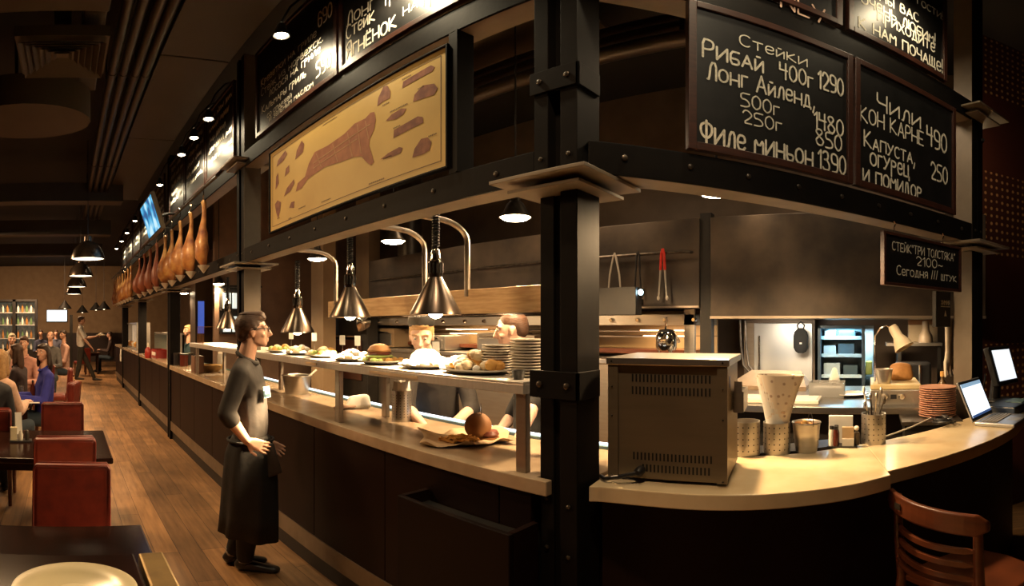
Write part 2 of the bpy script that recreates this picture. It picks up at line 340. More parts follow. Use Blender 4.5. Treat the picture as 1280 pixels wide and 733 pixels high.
for k in range(1, 5):
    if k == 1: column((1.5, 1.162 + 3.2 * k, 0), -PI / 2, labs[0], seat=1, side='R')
    elif k == 2: col3 = column((1.5, 1.162 + 3.2 * k, 0), -PI / 2, labs[1])
    else: dup(col3, (1.5, 1.162 + 3.2 * k, 0), -PI / 2, labs[k - 1])
p = RIGHT.pt(2.86, 0)
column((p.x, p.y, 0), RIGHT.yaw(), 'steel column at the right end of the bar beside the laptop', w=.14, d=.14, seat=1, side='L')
# ---- beams: a lower and an upper channel between the columns
def beam(loc, yaw, length, z0, z1, label, group, bolts=0, deep=.14):
    t = thing('steel_beam', label, 'beam', (loc[0], loc[1], z0), yaw, group); h = z1 - z0
    build(MB().box(0, length, 0, .012, 0, h).box(0, length, .012, deep, h - .012, h), 'channel', steel_black, t, bevel=.003)
    build(MB().box(0, length, 0.012, deep, 0, .012), 'lower_flange', lamplit_steel, t, label='pale steel lower flange, glow from below in its colour')
    for k in range(bolts):
        x = length * (k + .5) / bolts
        build(MB().lathe([(.012, 0), (.012, .005), (.007, .008)], 8, M=Matrix.Translation((x, 0, h * .55)) @ Matrix.Rotation(PI / 2, 4, 'X')), 'bolt', steel_edge, t, smooth=True)
    return t
bay = ['in the bay with the meat poster', 'in the bay with the nearest hanging hams', 'in the bay just beyond the television', 'in the last bay toward the end of the bar']
for k in range(4):
    y1 = 1.162 + 3.2 * (k + 1) - .19
    beam((1.5, y1, 0), -PI / 2, 3.01, 2.245, 2.372, 'black steel beam over the pass ' + bay[k], 'lower beams of the bar', 8 if k < 2 else 0)
    beam((1.5, y1, 0), -PI / 2, 3.01, 3.115, 3.255, 'black steel beam under the chalkboards ' + bay[k], 'upper beams of the bar', 0)
p = RIGHT.pt(.50, 0)
beam((p.x, p.y, 0), RIGHT.yaw(), 2.36, 2.245, 2.372, 'black riveted steel beam above the laptop counter', 'lower beams of the bar', 9)
beam((p.x, p.y, 0), RIGHT.yaw(), 2.36, 3.115, 3.255, 'black steel beam between the two rows of right hand chalkboards', 'upper beams of the bar', 0)
# uprights that frame the poster
t = thing('frame_upright', 'slim black steel upright at the right end of the meat poster', 'upright', (1.5, LEFT.u(571) * -1, 2.372), -PI / 2)
build(MB().box(0, .012, -.01, .09, 0, .743).box(-.05, 0, .0, .012, 0, .743), 'angle_bar', steel_black, t)
# ---- worktops
nn = []
for k in range(4, 0, -1):
    yc_ = 1.162 + 3.2 * k; nn += [(1.49, yc_ + .004), (1.662, yc_ + .004), (1.662, yc_ - .194), (1.49, yc_ - .194)]
notch = [(1.49, 15.9)] + nn + [(1.49, 1.098), (1.526, 1.098), (1.526, 1.166), (1.668, 1.166), (1.668, .99), (1.98, .99), (2.05, 1.06), (2.05, 15.9)]
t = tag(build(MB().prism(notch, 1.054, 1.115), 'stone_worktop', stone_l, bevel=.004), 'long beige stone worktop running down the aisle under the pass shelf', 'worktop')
def spline(P, n=8):
    out = []
    for i in range(len(P) - 1):
        a = P[max(i - 1, 0)]; b = P[i]; c = P[i + 1]; d = P[min(i + 2, len(P) - 1)]
        for k in range(n):
            q = k / n
            out.append(tuple(.5 * ((2 * b[j]) + (-a[j] + c[j]) * q + (2 * a[j] - 5 * b[j] + 4 * c[j] - d[j]) * q * q + (-a[j] + 3 * b[j] - 3 * c[j] + d[j]) * q ** 3) for j in range(len(b))))
    return out + [tuple(P[-1])]
front = [(1.512, .965), (1.549, .90), (1.578, .75), (1.605, .58), (1.655, .40), (1.723, .242), (1.82, .07), (1.943, -.074)]
rear = [(1.98, .965), (2.06, .80), (2.13, .628), (2.274, .32), (2.49, .03)]
front2 = [(1.995, -.062), (2.198, -.297), (2.449, -.547), (2.75, -.775), (3.112, -.960), (3.5, -1.13), (3.95, -1.27)]
rear2 = [(2.49, .03), (2.80, -.318), (3.20, -.64), (3.42, -.83), (3.85, -1.02)]
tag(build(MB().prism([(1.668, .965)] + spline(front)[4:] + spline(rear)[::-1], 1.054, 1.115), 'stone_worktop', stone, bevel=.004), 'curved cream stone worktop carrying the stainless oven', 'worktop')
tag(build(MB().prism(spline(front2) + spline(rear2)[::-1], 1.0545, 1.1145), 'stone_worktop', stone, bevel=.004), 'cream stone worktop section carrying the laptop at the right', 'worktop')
# ---- bar fronts
t = thing('bar_counter', 'long panelled bar front with a metal kick plate down the aisle', 'bar front', (1.515, 15.9, 0), -PI / 2)
build(MB().box(1.662, 2.0, .99, 1.185, 0, 1.05), 'end_carcass', black_iron, t, world=True)
seams = [15.9 - (5.98 - .772 * q) for q in range(-13, 7)]
seams = [0.0] + [s for s in seams if .3 < s < 14.7] + [14.72]
cols = sorted([(15.9 - (1.162 + 3.2 * q), 15.9 - (1.162 + 3.2 * q) + .19) for q in range(1, 5)])
runs, cur = [], 0.0
for a, b in cols + [(14.72, 99)]: runs.append((cur, a - .004)); cur = b + .004
for r0, r1 in runs:
    cuts_ = [r0] + [s for s in seams if r0 + .12 < s < r1 - .12] + [r1]
    for a, b in zip(cuts_, cuts_[1:]): build(MB().box(a + .003, b - .003, 0, .03, .276, 1.054), 'front_panel', panel_red, t, bevel=.003)
    build(MB().box(r0, r1, -.006, .02, .142, .276), 'kick_strip', kick_metal, t)
    build(MB().box(r0, r1, .022, .04, 0, .142), 'toe_board', black_iron, t)
    build(MB().box(r0, r1, .045, .48, 0, 1.05), 'carcass', black_iron, t)
base_c = [(1.66, .962), (1.70, .90), (1.75, .80), (1.80, .6), (1.86, .45), (1.93, .30), (2.03, .13), (2.16, -.02), (2.40, -.24), (2.65, -.43), (2.95, -.72), (3.35, -.93), (3.75, -1.06)]
bs = spline(base_c, 4); inner = [(x + .05, y + .06) for x, y in bs]
tag(build(MB().prism(bs + inner[::-1], 0, 1.054), 'bar_counter', mat('near black lacquer', (0.016, 0.006, 0.004), 0.5, spec=.2), smooth=True), 'dark curved bar front under the laptop counter', 'bar front')
t = thing('menu_cabinet', 'low dark wooden cabinet standing against the bar front by the corner column', 'cabinet', (1.345, 1.79, 0), -PI / 2)
build(MB().box(0, .64, 0, .025, 0, .93), 'front_board', mat('oxblood wooden board', (0.007, 0.0027, 0.0018), 0.55, spec=.12), t, bevel=.004)
build(MB().box(0, .025, .025, .165, 0, .93), 'side_board', panel_red, t); build(MB().box(.615, .64, .025, .165, 0, .93), 'side_board', panel_red, t)
build(MB().box(.025, .615, .025, .165, .86, .875), 'inner_shelf', black_iron, t)
# ---- ceiling services over the aisle
pipe_m = mat('grey brown painted pipe', (0.045, 0.032, 0.021), 0.4, 0.3, (0.03, 0.021, 0.014), 6)
for k, (x, nm) in enumerate(((.36, 'leftmost of the four'), (.45, 'second from left of the four'), (.55, 'third from left of the four'), (.63, 'rightmost of the four'))):
    t = thing('ceiling_pipe', 'long painted pipe under the ceiling, ' + nm + ' running down the aisle', 'pipe', (x, 2.2, 3.92), 0, 'pipes over the aisle')
    build(MB().cyl((0, 0, 0), (0, 16, 0), .036, n=12), 'pipe_run', pipe_m, t, smooth=True)
    for y in (1.9, 4.6, 8.0): build(MB().cyl((0, y, 0), (0, y + .07, 0), .042, n=12), 'coupling', pipe_m, t, smooth=True)
    for y in (2.5, 7): build(MB().box(-.006, .006, y, y + .03, .03, .58), 'hanger', black_iron, t)
sof = mat('brown ceiling panel', (0.052, 0.036, 0.022), 0.6, 0, (0.040, 0.027, 0.016), 2)
for k, (y0, y1, nm) in enumerate(((1.9, 3.9, 'nearest'), (3.92, 6.0, 'second'), (6.02, 9.2, 'third'))):
    tag(build(MB().box(.72, 1.28, y0, y1, 4.02, 4.05), 'ceiling_panel', sof, bevel=.004), 'flat brown panel under the ceiling above the bar lamps, %s in the row' % nm, 'ceiling panel', 'ceiling panels')
t = thing('air_vent', 'square louvred air diffuser hanging under the ceiling duct', 'air vent', (-.03, 3.38, 3.62))
vm = mat('vent enamel', (0.065, 0.048, 0.032), 0.45, 0, (0.05, 0.036, 0.024), 5)
for k in range(6):
    r = .27 - k * .042
    fr = MB()
    for M in (Matrix.Rotation(q * PI / 2, 4, 'Z') for q in range(4)):
        fr.add([(-r, -r, k * .006), (r, -r, k * .006), (r - .032, -r + .032, k * .006 + .03), (-r + .032, -r + .032, k * .006 + .03)], [(0, 1, 2, 3)], M)
    build(fr, 'louvre', vm, t)
build(MB().box(-.29, .29, -.29, .29, .05, .14), 'plenum_box', vm, t); build(MB().box(-.06, .06, .18, .28, .14, .88), 'drop_neck', vm, t)
t = thing('air_duct', 'wide sheet metal duct with a rounded end under the dark ceiling', 'duct', (-.35, 4.4, 3.55))
build(MB().loft([(0, 0, 0, .55, .42), (0, 0, .3, .55, .42)], 24, True), 'duct_end', sof, t, smooth=True)
build(MB().box(-2.6, -.2, -.4, .4, .02, .3), 'duct_run', sof, t, bevel=.01)
for x in (-1.5, -.1): build(MB().box(x, x + .03, -.02, .02, .3, .95), 'hanger_strap', black_iron, t)
t = thing('air_duct', 'boxed brown duct crossing above the air diffuser', 'duct', (-.2, 2.75, 3.75))
build(MB().box(-3, .44, -.16, .16, 0, .35), 'duct_run', sof, t, bevel=.01); build(MB().box(.3, .44, .16, 1.6, .1, .35), 'duct_branch', sof, t, bevel=.01)
for k, (y, z, nm) in enumerate(((8.2, 3.75, 'nearest'), (10.5, 3.6, 'middle'), (13.0, 3.5, 'farthest'))):
    tag(build(MB().box(-4.5, .9, y, y + .35, z, z + .3).box(-4.5, .9, y - .03, y, z - .02, z + .02), 'ceiling_beam', mat('dim ceiling steel', (0.05, 0.04, 0.032), 0.6)), 'dark boxed ceiling beam crossing the dining room, %s of three' % nm, 'ceiling beam', 'ceiling beams')
tag(build(MB().box(2.1, 3.5, 1.9, 3.6, 4.22, 4.26), 'ceiling_panel', sof), 'square ceiling panel seen through the gap right of the meat poster', 'ceiling panel')
for k, (z, nm) in enumerate(((3.55, 'lowest of three'), (3.75, 'middle of three'), (3.95, 'topmost of three'))):
    x = 2.75 + .16 * k; t = thing('kitchen_pipe', 'brown pipe under the kitchen ceiling, ' + nm, 'pipe', (x, .25, z), 0, 'kitchen ceiling pipes'); build(MB().cyl((0, 0, 0), (0, 4.35, 0), .06), 'pipe_run', pipe_m, t, smooth=True)
    for y in (.8, 3.6): build(MB().box(-.006, .006, y, y + .03, .05, 4.5 - z), 'hanger', black_iron, t)
# ------------------------------------------------------------------ poster and chalkboards
def sign(name, label, cat, wall, px0, px1, z0, z1, lean=0.02, fr=.035, face=board_black, frame=frame_wood, thick=.03, inset=.012, group=None):
    u0, u1 = wall.u(px0), wall.u(px1); o = wall.pt(u0, z0) - wall.n * lean
    t = thing(name, label, cat, (o.x, o.y, o.z), wall.yaw(), group); w, h = u1 - u0, z1 - z0
    t['_u0'] = u0; t['_z0'] = z0
    build(MB().box(fr * .6, w - fr * .6, inset, thick, fr * .6, h - fr * .6), 'board', face, t)
    if fr:
        build(MB().box(0, fr, 0, thick, 0, h).box(w - fr, w, 0, thick, 0, h).box(fr, w - fr, 0, thick, 0, fr).box(fr, w - fr, 0, thick, h - fr, h), 'frame', frame, t, bevel=.003)
    return t, u0, w, h
def write(t, wall, u0, z0, lines, y=.010, m=None, name='lettering'):
    mb = MB()
    for ln in lines:
        txt, pl, pyl, pr, cap = ln[:5]; pyr = ln[5] if len(ln) > 5 else None
        za = wall.z(pl, pyl) - z0; zb = za if pyr is None else wall.z(pr, pyr) - z0
        letter(mb, txt, wall.u(pl) - u0, wall.u(pr) - u0, za, cap, zb, y=y)
    build(mb, name, m or chalk, t)
WIN = '«»'
b, u0, w, h = sign('chalkboard', 'black chalkboard listing steaks and prices, right of the corner column', 'chalkboard', RIGHT, 858, 1063, 2.385, 3.11, group='chalkboards above the bar')
write(b, RIGHT, u0, 2.385, [('Стейки', 923, 57, 1007, .075), ('Рибай', 877, 71, 952, .115), ('400г', 973, 97.6, 1014, .105), ('1290', 1021, 110, 1052, .12),
    ('Лонг Айленд,', 882.6, 99.4, 1016, .105), ('500г', 924.5, 133, 972, .08), ('1480', 1016, 160, 1052, .105), ('250г', 927, 154, 975, .075), ('850', 1018.5, 181, 1050, .10), ('Филе миньон', 874.4, 178, 1014, .12), ('1390', 1021, 211, 1055, .115)])
b, u0, w, h = sign('chalkboard', 'black chalkboard listing chilli and vegetables, lower right of the bar', 'chalkboard', RIGHT, 1066, 1192, 2.385, 3.11, group='chalkboards above the bar')
write(b, RIGHT, u0, 2.385, [('Чили', 1094.8, 137, 1148.7, .125), ('КОН КАРНЕ', 1073.5, 151, 1152.3, .105), ('490', 1157, 181, 1181.4, .15), ('Капуста,', 1078.5, 183, 1141.6, .11), ('огурец', 1086, 206, 1134.5, .12), ('250', 1162, 223.6, 1182.4, .13), ('и помидор', 1077, 227, 1149.8, .12)])
b, u0, w, h = sign('chalkboard', 'upper chalkboard ending in a pink latin word, over the steak list', 'chalkboard', RIGHT, 868, 1050, 3.27, 4.1, group='chalkboards above the bar')
write(b, RIGHT, u0, 3.27, [('ONLY', 962, 5, 1029, .12)], m=chalk_pink)
b, u0, w, h = sign('chalkboard', 'upper chalkboard with a greeting to guests, at the top right', 'chalkboard', RIGHT, 1058, 1181, 3.27, 4.1, group='chalkboards above the bar')
write(b, RIGHT, u0, 3.27, [('гости!', 1145, 5, 1176, .09), ('мы вас', 1098, 1, 1146, .12), ('очень любим!', 1075, 4, 1167, .115), ('приходите', 1095.4, 25, 1166.5, .115), ('к нам почаще!', 1072, 34, 1176, .125)])
b, u0, w, h = sign('chalkboard', 'small chalkboard hung under the right hand beam above the laptop', 'chalkboard', RIGHT, 1100, 1197, 1.905, 2.185, lean=.03, fr=.016, group='chalkboards above the bar')
write(b, RIGHT, u0, 1.905, [('СТЕЙК"ТРИ ТОЛСТЯКА"', 1111.8, 313, 1190, .055), ('2100~', 1142, 332, 1174.6, .06), ('Сегодня /// штук', 1117.4, 343.5, 1192, .06)])
for u in (.1, .55):
    build(MB().tube([(u, .02, h), (u, .02, h + .03), (u + .012, .02, h + .05), (u, .02, h + .065)], .004, 6), 'hook', chrome, b)
b, u0, w, h = sign('chalkboard', 'chalkboard listing shrimp, salmon and squid, left above the meat poster', 'chalkboard', LEFT, 322, 424, 3.275, 4.12, group='chalkboards above the bar')
write(b, LEFT, u0, 3.275, [('690', 399.6, 34.5, 416.5, .16), ('590', 397.3, 97.6, 415.5, .15), ('Креветки на гриле', 328, 109, 397, .085), ('Стейк из норвежск.', 328, 121, 405, .085), ('лосося на гриле', 338, 121, 402, .085),
    ('Кальмары гриль', 329, 143, 384, .085), ('со спаржей', 335.5, 148, 366, .06), ('и зелёным маслом', 338, 152.5, 393, .065)])
b, u0, w, h = sign('chalkboard', 'chalkboard listing lamb on the grill, right above the meat poster', 'chalkboard', LEFT, 427, 655, 3.275, 4.12, group='chalkboards above the bar')
write(b, LEFT, u0, 3.275, [('Лонг', 435.6, 34, 470, .13), ('три', 481, 9, 503, .11), ('Стейк', 435, 50, 470, .13), ('Ягнёнок', 435, 75, 497, .15), ('на', 506, 20, 524, .10), ('гр', 531, 9, 547, .12)])
# farther boards: rows of hand lettering too small to read
def scribble_board(y0, y1, label, seed):
    px0, px1 = 84 + 640 * math.atan2(1.5, y1), 84 + 640 * math.atan2(1.5, y0)
    b, u0, w, h = sign('chalkboard', label, 'chalkboard', LEFT, px0, px1, 3.275, 4.12, group='chalkboards above the bar')
    rnd = random.Random(seed); mb = MB()
    z = h - .17
    while z > .06:
        x = .08 + rnd.random() * .1
        while x < w - .2:
            wl = rnd.uniform(.12, .35); wl = min(wl, w - .08 - x); n = int(wl / .03) + 2
            pts = [(x + wl * i / n, z + (rnd.uniform(.05, .085) if i % 2 else rnd.uniform(0, .02))) for i in range(n + 1)]
            for a, c in zip(pts, pts[1:]): mb.add([(a[0] - .008, .010, a[1]), (a[0] + .008, .010, a[1]), (c[0] + .008, .010, c[1]), (c[0] - .008, .010, c[1])], [(0, 1, 2, 3)])
            x += wl + .06
        z -= .125
    build(mb, 'lettering', chalk, b)
names = ['nearest chalkboard above the hams right of the television', 'middle chalkboard above the hams right of the television', 'chalkboard above the hams just right of the television']
for k in range(3): scribble_board(4.40 + k * 1.0, 5.36 + k * 1.0, names[k], 3 + k)
names = ['first chalkboard past the television, glaring in lamp light', 'second chalkboard past the television, glaring in lamp light', 'third chalkboard past the television', 'fourth chalkboard past the television', 'last chalkboard at the far end of the bar']
for k in range(5): scribble_board(7.75 + k * 1.3, 8.95 + k * 1.3, names[k], 13 + k)
# ---- the meat cut poster
poster_m = mat('aged cream poster', (0.56, 0.375, 0.105), 0.55, 0, (0.48, 0.31, 0.08), 2.5)
meat_m = mat('printed meat red brown', (0.23, 0.070, 0.028), 0.6, 0, (0.34, 0.12, 0.05), 16, detail=6)
meat_d = mat('printed dark meat', (0.14, 0.035, 0.018), 0.6, 0, (0.26, 0.09, 0.04), 26, detail=6)
ink = mat('brown printing ink', (0.16, 0.09, 0.035), 0.6)
pale_line = mat('pale cut line', (0.42, 0.22, 0.10), 0.6)
t, u0, w, h = sign('meat_poster', 'cream meat cuts poster with a carcass in a black frame', 'poster', LEFT, 338, 562, 2.40, 3.055, lean=.015, fr=.012, face=poster_m, frame=steel_black)
def P(px, py): return (LEFT.u(px) - u0, LEFT.z(px, py) - 2.40)
def flat(pts, y=.0105): 
    q = [P(*a) for a in pts]
    return [(x, y, z) for x, z in q]
def poly(pts, y=.0105):
    return MB().add(flat(pts, y), [tuple(range(len(pts)))])
def Z4(zx, zy): return (300 + zx / 2.442, zy / 2.443)      # a point read off an enlarged view of the poster
carc = [(172, 585), (178, 560), (200, 540), (212, 500), (230, 465), (270, 445), (320, 410), (352, 378), (385, 362), (400, 345), (412, 342), (417, 365), (412, 395), (398, 425), (396, 445), (404, 470), (411, 495), (402, 505), (390, 497), (372, 478), (350, 480), (310, 495), (262, 510), (232, 530), (208, 548), (190, 575)]
build(poly([Z4(*a) for a in carc]), 'carcass_print', meat_m, t)
mb = MB()
for a, b2 in (((225, 500), (400, 380)), ((235, 470), (250, 510)), ((285, 440), (300, 495)), ((330, 405), (345, 480)), ((360, 380), (372, 470)), ((385, 370), (395, 425)), ((225, 515), (360, 425))):
    (x0, z0), (x1, z1) = P(*Z4(*a)), P(*Z4(*b2)); dx, dz = x1 - x0, z1 - z0; l = math.hypot(dx, dz); nx, nz = -dz / l * .003, dx / l * .003
    mb.add([(x0 + nx, .0098, z0 + nz), (x0 - nx, .0098, z0 - nz), (x1 - nx, .0098, z1 - nz), (x1 + nx, .0098, z1 + nz)], [(0, 1, 2, 3)])
build(mb, 'cutting_lines', pale_line, t)
cuts = [[(421, 325), (424, 300), (440, 265), (452, 262), (462, 280), (460, 300), (440, 310)], [(497, 270), (500, 250), (585, 200), (596, 205), (590, 218)], [(530, 312), (535, 290), (560, 262), (595, 256), (606, 270), (595, 290)],
        [(447, 370), (465, 350), (495, 332), (510, 332), (500, 350), (478, 365)], [(470, 422), (472, 398), (545, 356), (560, 358), (562, 375)], [(528, 482), (535, 455), (555, 425), (575, 420), (587, 435), (580, 460), (560, 472)],
        [(430, 488), (455, 468), (488, 450), (499, 452), (492, 468), (465, 480)], [(113, 510), (118, 490), (140, 460), (146, 470), (135, 490)], [(170, 488), (175, 460), (190, 430), (198, 440), (194, 465)],
        [(110, 580), (112, 540), (118, 528), (120, 560)], [(138, 540), (142, 515), (152, 504), (152, 525)], [(136, 600), (145, 575), (166, 548), (168, 560), (155, 585)], [(112, 650), (108, 625), (116, 612), (127, 618), (124, 645), (118, 668)], [(152, 635), (158, 618), (168, 615), (166, 635)]]
for c in cuts: build(poly([Z4(*a) for a in c]), 'meat_cut_print', meat_d, t)
mb = MB(); 
for x0, x1, z0, z1 in ((.05, w - .05, .045, .049), (.05, w - .05, h - .05, h - .046), (.05, .054, .045, h - .046), (w - .054, w - .05, .045, h - .046)):
    mb.add([(x0, .0105, z0), (x1, .0105, z0), (x1, .0105, z1), (x0, .0105, z1)], [(0, 1, 2, 3)])
rnd = random.Random(5)
for zx, zy, n in ((437, 325, 5), (460, 345, 12), (497, 245, 6), (440, 488, 6), (577, 420, 5), (470, 395, 5), (545, 275, 4), (115, 670, 4), (150, 670, 4), (180, 640, 9), (395, 565, 12), (250, 620, 10), (255, 385, 14)):
    x, z = P(*Z4(zx, zy))
    for k in range(n):
        mb.add([(x + k * .012, .0105, z), (x + k * .012 + .008, .0105, z), (x + k * .012 + .008, .0105, z + .007), (x + k * .012, .0105, z + .007)], [(0, 1, 2, 3)])
build(mb, 'printed_border', ink, t)
# ------------------------------------------------------------------ lamps
def spot_lamp(y, label, d=1.18, z=3.6, wall=LEFT, u=None, power=SPOT_W, first=[None]):
    if wall is LEFT: loc, yaw = (1.5, y, z), -PI / 2
    else:
        q = wall.pt(u, z); loc, yaw = tuple(q), wall.yaw()
    if first[0] is None:
        t = thing('spot_lamp', label, 'spot lamp', loc, yaw, 'spot lamps over the chalkboards')
        build(MB().tube([(0, .05, .45), (0, -.06, .40), (0, -.16, .26), (0, -.22, .10)], .008, 8), 'arm', black_iron, t)
        build(MB().lathe([(.018, .11), (.03, .09), (.05, .02), (.056, 0), (.05, 0), (.03, .07)], 16, (0, -.22, -.02), cap=False), 'shade', black_iron, t, smooth=True)
        build(MB().ball((0, -.22, -.005), (.042, .042, .03), 12), 'bulb', bulb, t, smooth=True)
        first[0] = t
    else: t = dup(first[0], loc, yaw, label)
    c = MW[t.name] @ Vector((0, -.20, -.10))
    if power: light('bulb_light', 'SPOT', c, power, (1.0, .82, .52), t, .04, 2.6, 1, aim=MW[t.name] @ Vector((0, .05, -.42)))
    return t
spot_lamp(2.88, 'lit spot lamp above the shrimp and salmon chalkboard', z=3.72); spot_lamp(1.95, 'spot lamp above the lamb chalkboard, at the top edge of the photo', z=3.72)
for y, nm in ((4.52, 'nearest of three lit spot lamps over the ham bay'), (5.06, 'middle of three lit spot lamps over the ham bay'), (5.64, 'farthest of three lit spot lamps over the ham bay'), (7.0, 'lone lit spot lamp above the television')):
    spot_lamp(y, nm, power=42, z=3.72)
for y, nm in ((9.6, 'first lit spot lamp past the television'), (10.9, 'second lit spot lamp past the television'), (12.0, 'third lit spot lamp past the television'), (13.2, 'farthest lit spot lamp along the bar')):
    spot_lamp(y, nm, power=42, z=3.72)
spot_lamp(0, 'spot lamp above the board with the pink latin word', wall=RIGHT, u=1.05, z=3.75, power=30)
spot_lamp(0, 'spot lamp above the greeting chalkboard', wall=RIGHT, u=2.1, z=3.75, power=11)
# pendant lamps of the kitchen
def pendant(y, label, first=[None], x=2.3):
    if first[0] is None:
        t = thing('kitchen_pendant', label, 'pendant lamp', (x, y, 2.34), 0, 'kitchen pendant lamps')
        build(MB().cyl((0, 0, .14), (0, 0, 2.16), .006, n=6), 'cord', black_plastic, t)
        build(MB().lathe([(.03, .15), (.032, .10), (.05, .085), (.075, .03), (.095, .006), (.10, 0), (.095, -.001), (.07, .028), (.045, .078)], 20, cap=False), 'shade', steel_edge, t, smooth=True)
        build(MB().lathe([(.001, .020), (.088, .012), (.09, .004), (.07, -.012), (.03, -.020), (.001, -.021)], 18), 'bulb', bulb, t, smooth=True)
        first[0] = t
    else: t = dup(first[0], (x, y, 2.34), 0, label)
    light('bulb_light', 'SPOT', (x, y, 2.265), PEND_W, WARM, t, .05, 2.9, .4, aim=(x, y, 0))
for y, nm in ((1.92, 'lit bell pendant beside the corner column, above the plate stacks'), (3.11, 'dim pendant lamp above the left chef'), (4.33, 'lit pendant lamp between the two curved tubes at the left'),
              (.72, 'pendant lamp half hidden by the beam over the tong rail'), (7.54, 'lit pendant lamp left of the column behind the waiter'), (9.9, 'small lit pendant lamp under the hanging hams')):
    pendant(y, nm)
# heat lamps over the pass
brass = mat('warm brass', (0.60, 0.38, 0.14), 0.25, 1.0, (0.5, 0.3, 0.11), 4)
def heat_lamp(x, y, z, label, first=[None], scale=1):
    if first[0] is None:
        t = thing('heat_lamp', label, 'heat lamp', (x, y, z), 0, 'heat lamps over the pass')
        build(MB().lathe([(.034, .185), (.126, .012), (.128, 0), (.122, 0), (.03, .178)], 28, cap=False), 'shade', mat('dark polished lamp metal', (0.20, 0.16, 0.13), 0.28, 1.0, (0.13, 0.10, 0.08), 3), t, smooth=True)
        n = build(MB().lathe([(.034, .185), (.036, .20), (.036, .262), (.026, .27), (.02, .32), (.012, .335)], 20), 'socket', chrome, t, smooth=True)
        mb = MB()
        for k in range(12):
            a = 2 * PI * k / 12; mb.box(-.004, .004, -.003, .003, .205, .255, Matrix.Rotation(a, 4, 'Z') @ Matrix.Translation((0, .036, 0)))
        build(mb, 'cooling_slots', black_iron, n)
        pts = [(.016 * math.cos(q * .9), .016 * math.sin(q * .9), .33 + q * .0021) for q in range(int((2.24 - 1.75 - .33) / .0021) + 30)]
        build(MB().tube(pts, .0055, 6), 'coiled_cord', black_plastic, t, smooth=True)
        build(MB().ball((0, 0, .03), (.045, .045, .05), 12), 'bulb', bulb, t, smooth=True)
        first[0] = t
    else: t = dup(first[0], (x, y, z), 0, label)
    light('bulb_light', 'SPOT', (x, y, z - .085), HEAT_W, (1.0, .68, .36), t, .05, 2.05, .5, aim=(x, y, 0))
heat_lamp(1.665, 1.90, 1.752, 'largest cone heat lamp, nearest the corner column')
heat_lamp(1.665, 2.70, 1.750, 'second cone heat lamp from the corner column')
heat_lamp(1.69, 3.50, 1.645, 'third cone heat lamp, hanging lower beside the waiter face')
heat_lamp(1.68, 5.18, 1.662, 'small cone heat lamp just left of the waiter head')
# dining room pendants
def dome(x, y, z, label, r=.25, first=[None], lit=True, shade_m=None):
    if first[0] is None:
        t = thing('dome_pendant', label, 'pendant lamp', (x, y, z), 0, 'dome pendants over the tables')
        build(MB().cyl((0, 0, .32), (0, 0, 1.85), .006, n=6), 'cord', black_plastic, t)
        build(MB().lathe([(.05, .34), (.055, .27), (.12, .24), (.20, .15), (.243, .04), (.25, 0), (.243, 0), (.19, .14), (.11, .225)], 26, cap=False), 'shade', mat('bronze lamp enamel', (0.13, 0.095, 0.07), 0.25, 0.7, (0.09, 0.065, 0.05), 4), t, smooth=True)
        build(MB().lathe([(.001, .06), (.22, .05), (.235, .015), (.001, .012)], 22), 'diffuser', bulb_soft, t, smooth=True)
        first[0] = t
    else: t = dup(first[0], (x, y, z), 0, label)
    light('bulb_light', 'SPOT', (x, y, z - .02), DINE_W, (1.0, .62, .30), t, .2, 2.6, .5, aim=(x, y, 0))
dome(.30, 7.4, 2.66, 'largest dome pendant hanging over the aisle tables'); dome(.27, 10.2, 2.68, 'second dome pendant from the camera'); dome(.24, 12.8, 2.66, 'third dome pendant from the camera'); dome(.20, 15.8, 2.66, 'fourth and smallest dome pendant in the row')
light('ceiling_fill', 'AREA', (-.6, 4.6, 3.4), 90, (1.0, .62, .30), None, .5, aim=(-.3, 4.4, 0)); light('unseen_spotlight', 'SPOT', (.25, .3, 4.4), 200, (1.0, .70, .42), None, .1, .9, .9, aim=(1.6, 1.25, 1.1))  # unseen fill over the aisle; unseen front light on the counter
light('ceiling_fill', 'AREA', (-2.2, 9.5, 3.6), 200, (1.0, .62, .32), None, .6, aim=(-2, 9.5, 0)); light('ceiling_fill', 'AREA', (-1.4, 17.5, 3.8), 300, (1.0, .62, .34), None, .6, aim=(-1.4, 19, 0))  # unseen fill added to brighten the dining room
light('kitchen_fill', 'AREA', (3.0, 2.6, 3.3), 18, (1.0, .70, .42), None, .5, aim=(3.6, 2.6, 0)); light('kitchen_fill', 'AREA', (3.0, .5, 3.6), 22, (1.0, .74, .46), None, .5, aim=(3.4, .4, 0))  # fill added over the kitchen, no fixture there
light('unseen_spotlight', 'SPOT', (.7, -1.0, 4.3), 95, (1.0, .80, .54), None, .1, .95, .6, aim=(2.45, .15, 2.85)); light('unseen_spotlight', 'SPOT', (-.6, 1.6, 4.3), 60, (1.0, .76, .44), None, .1, .8, .7, aim=(1.5, 2.6, 2.8))  # unseen spots added to brighten the right chalkboards and the poster
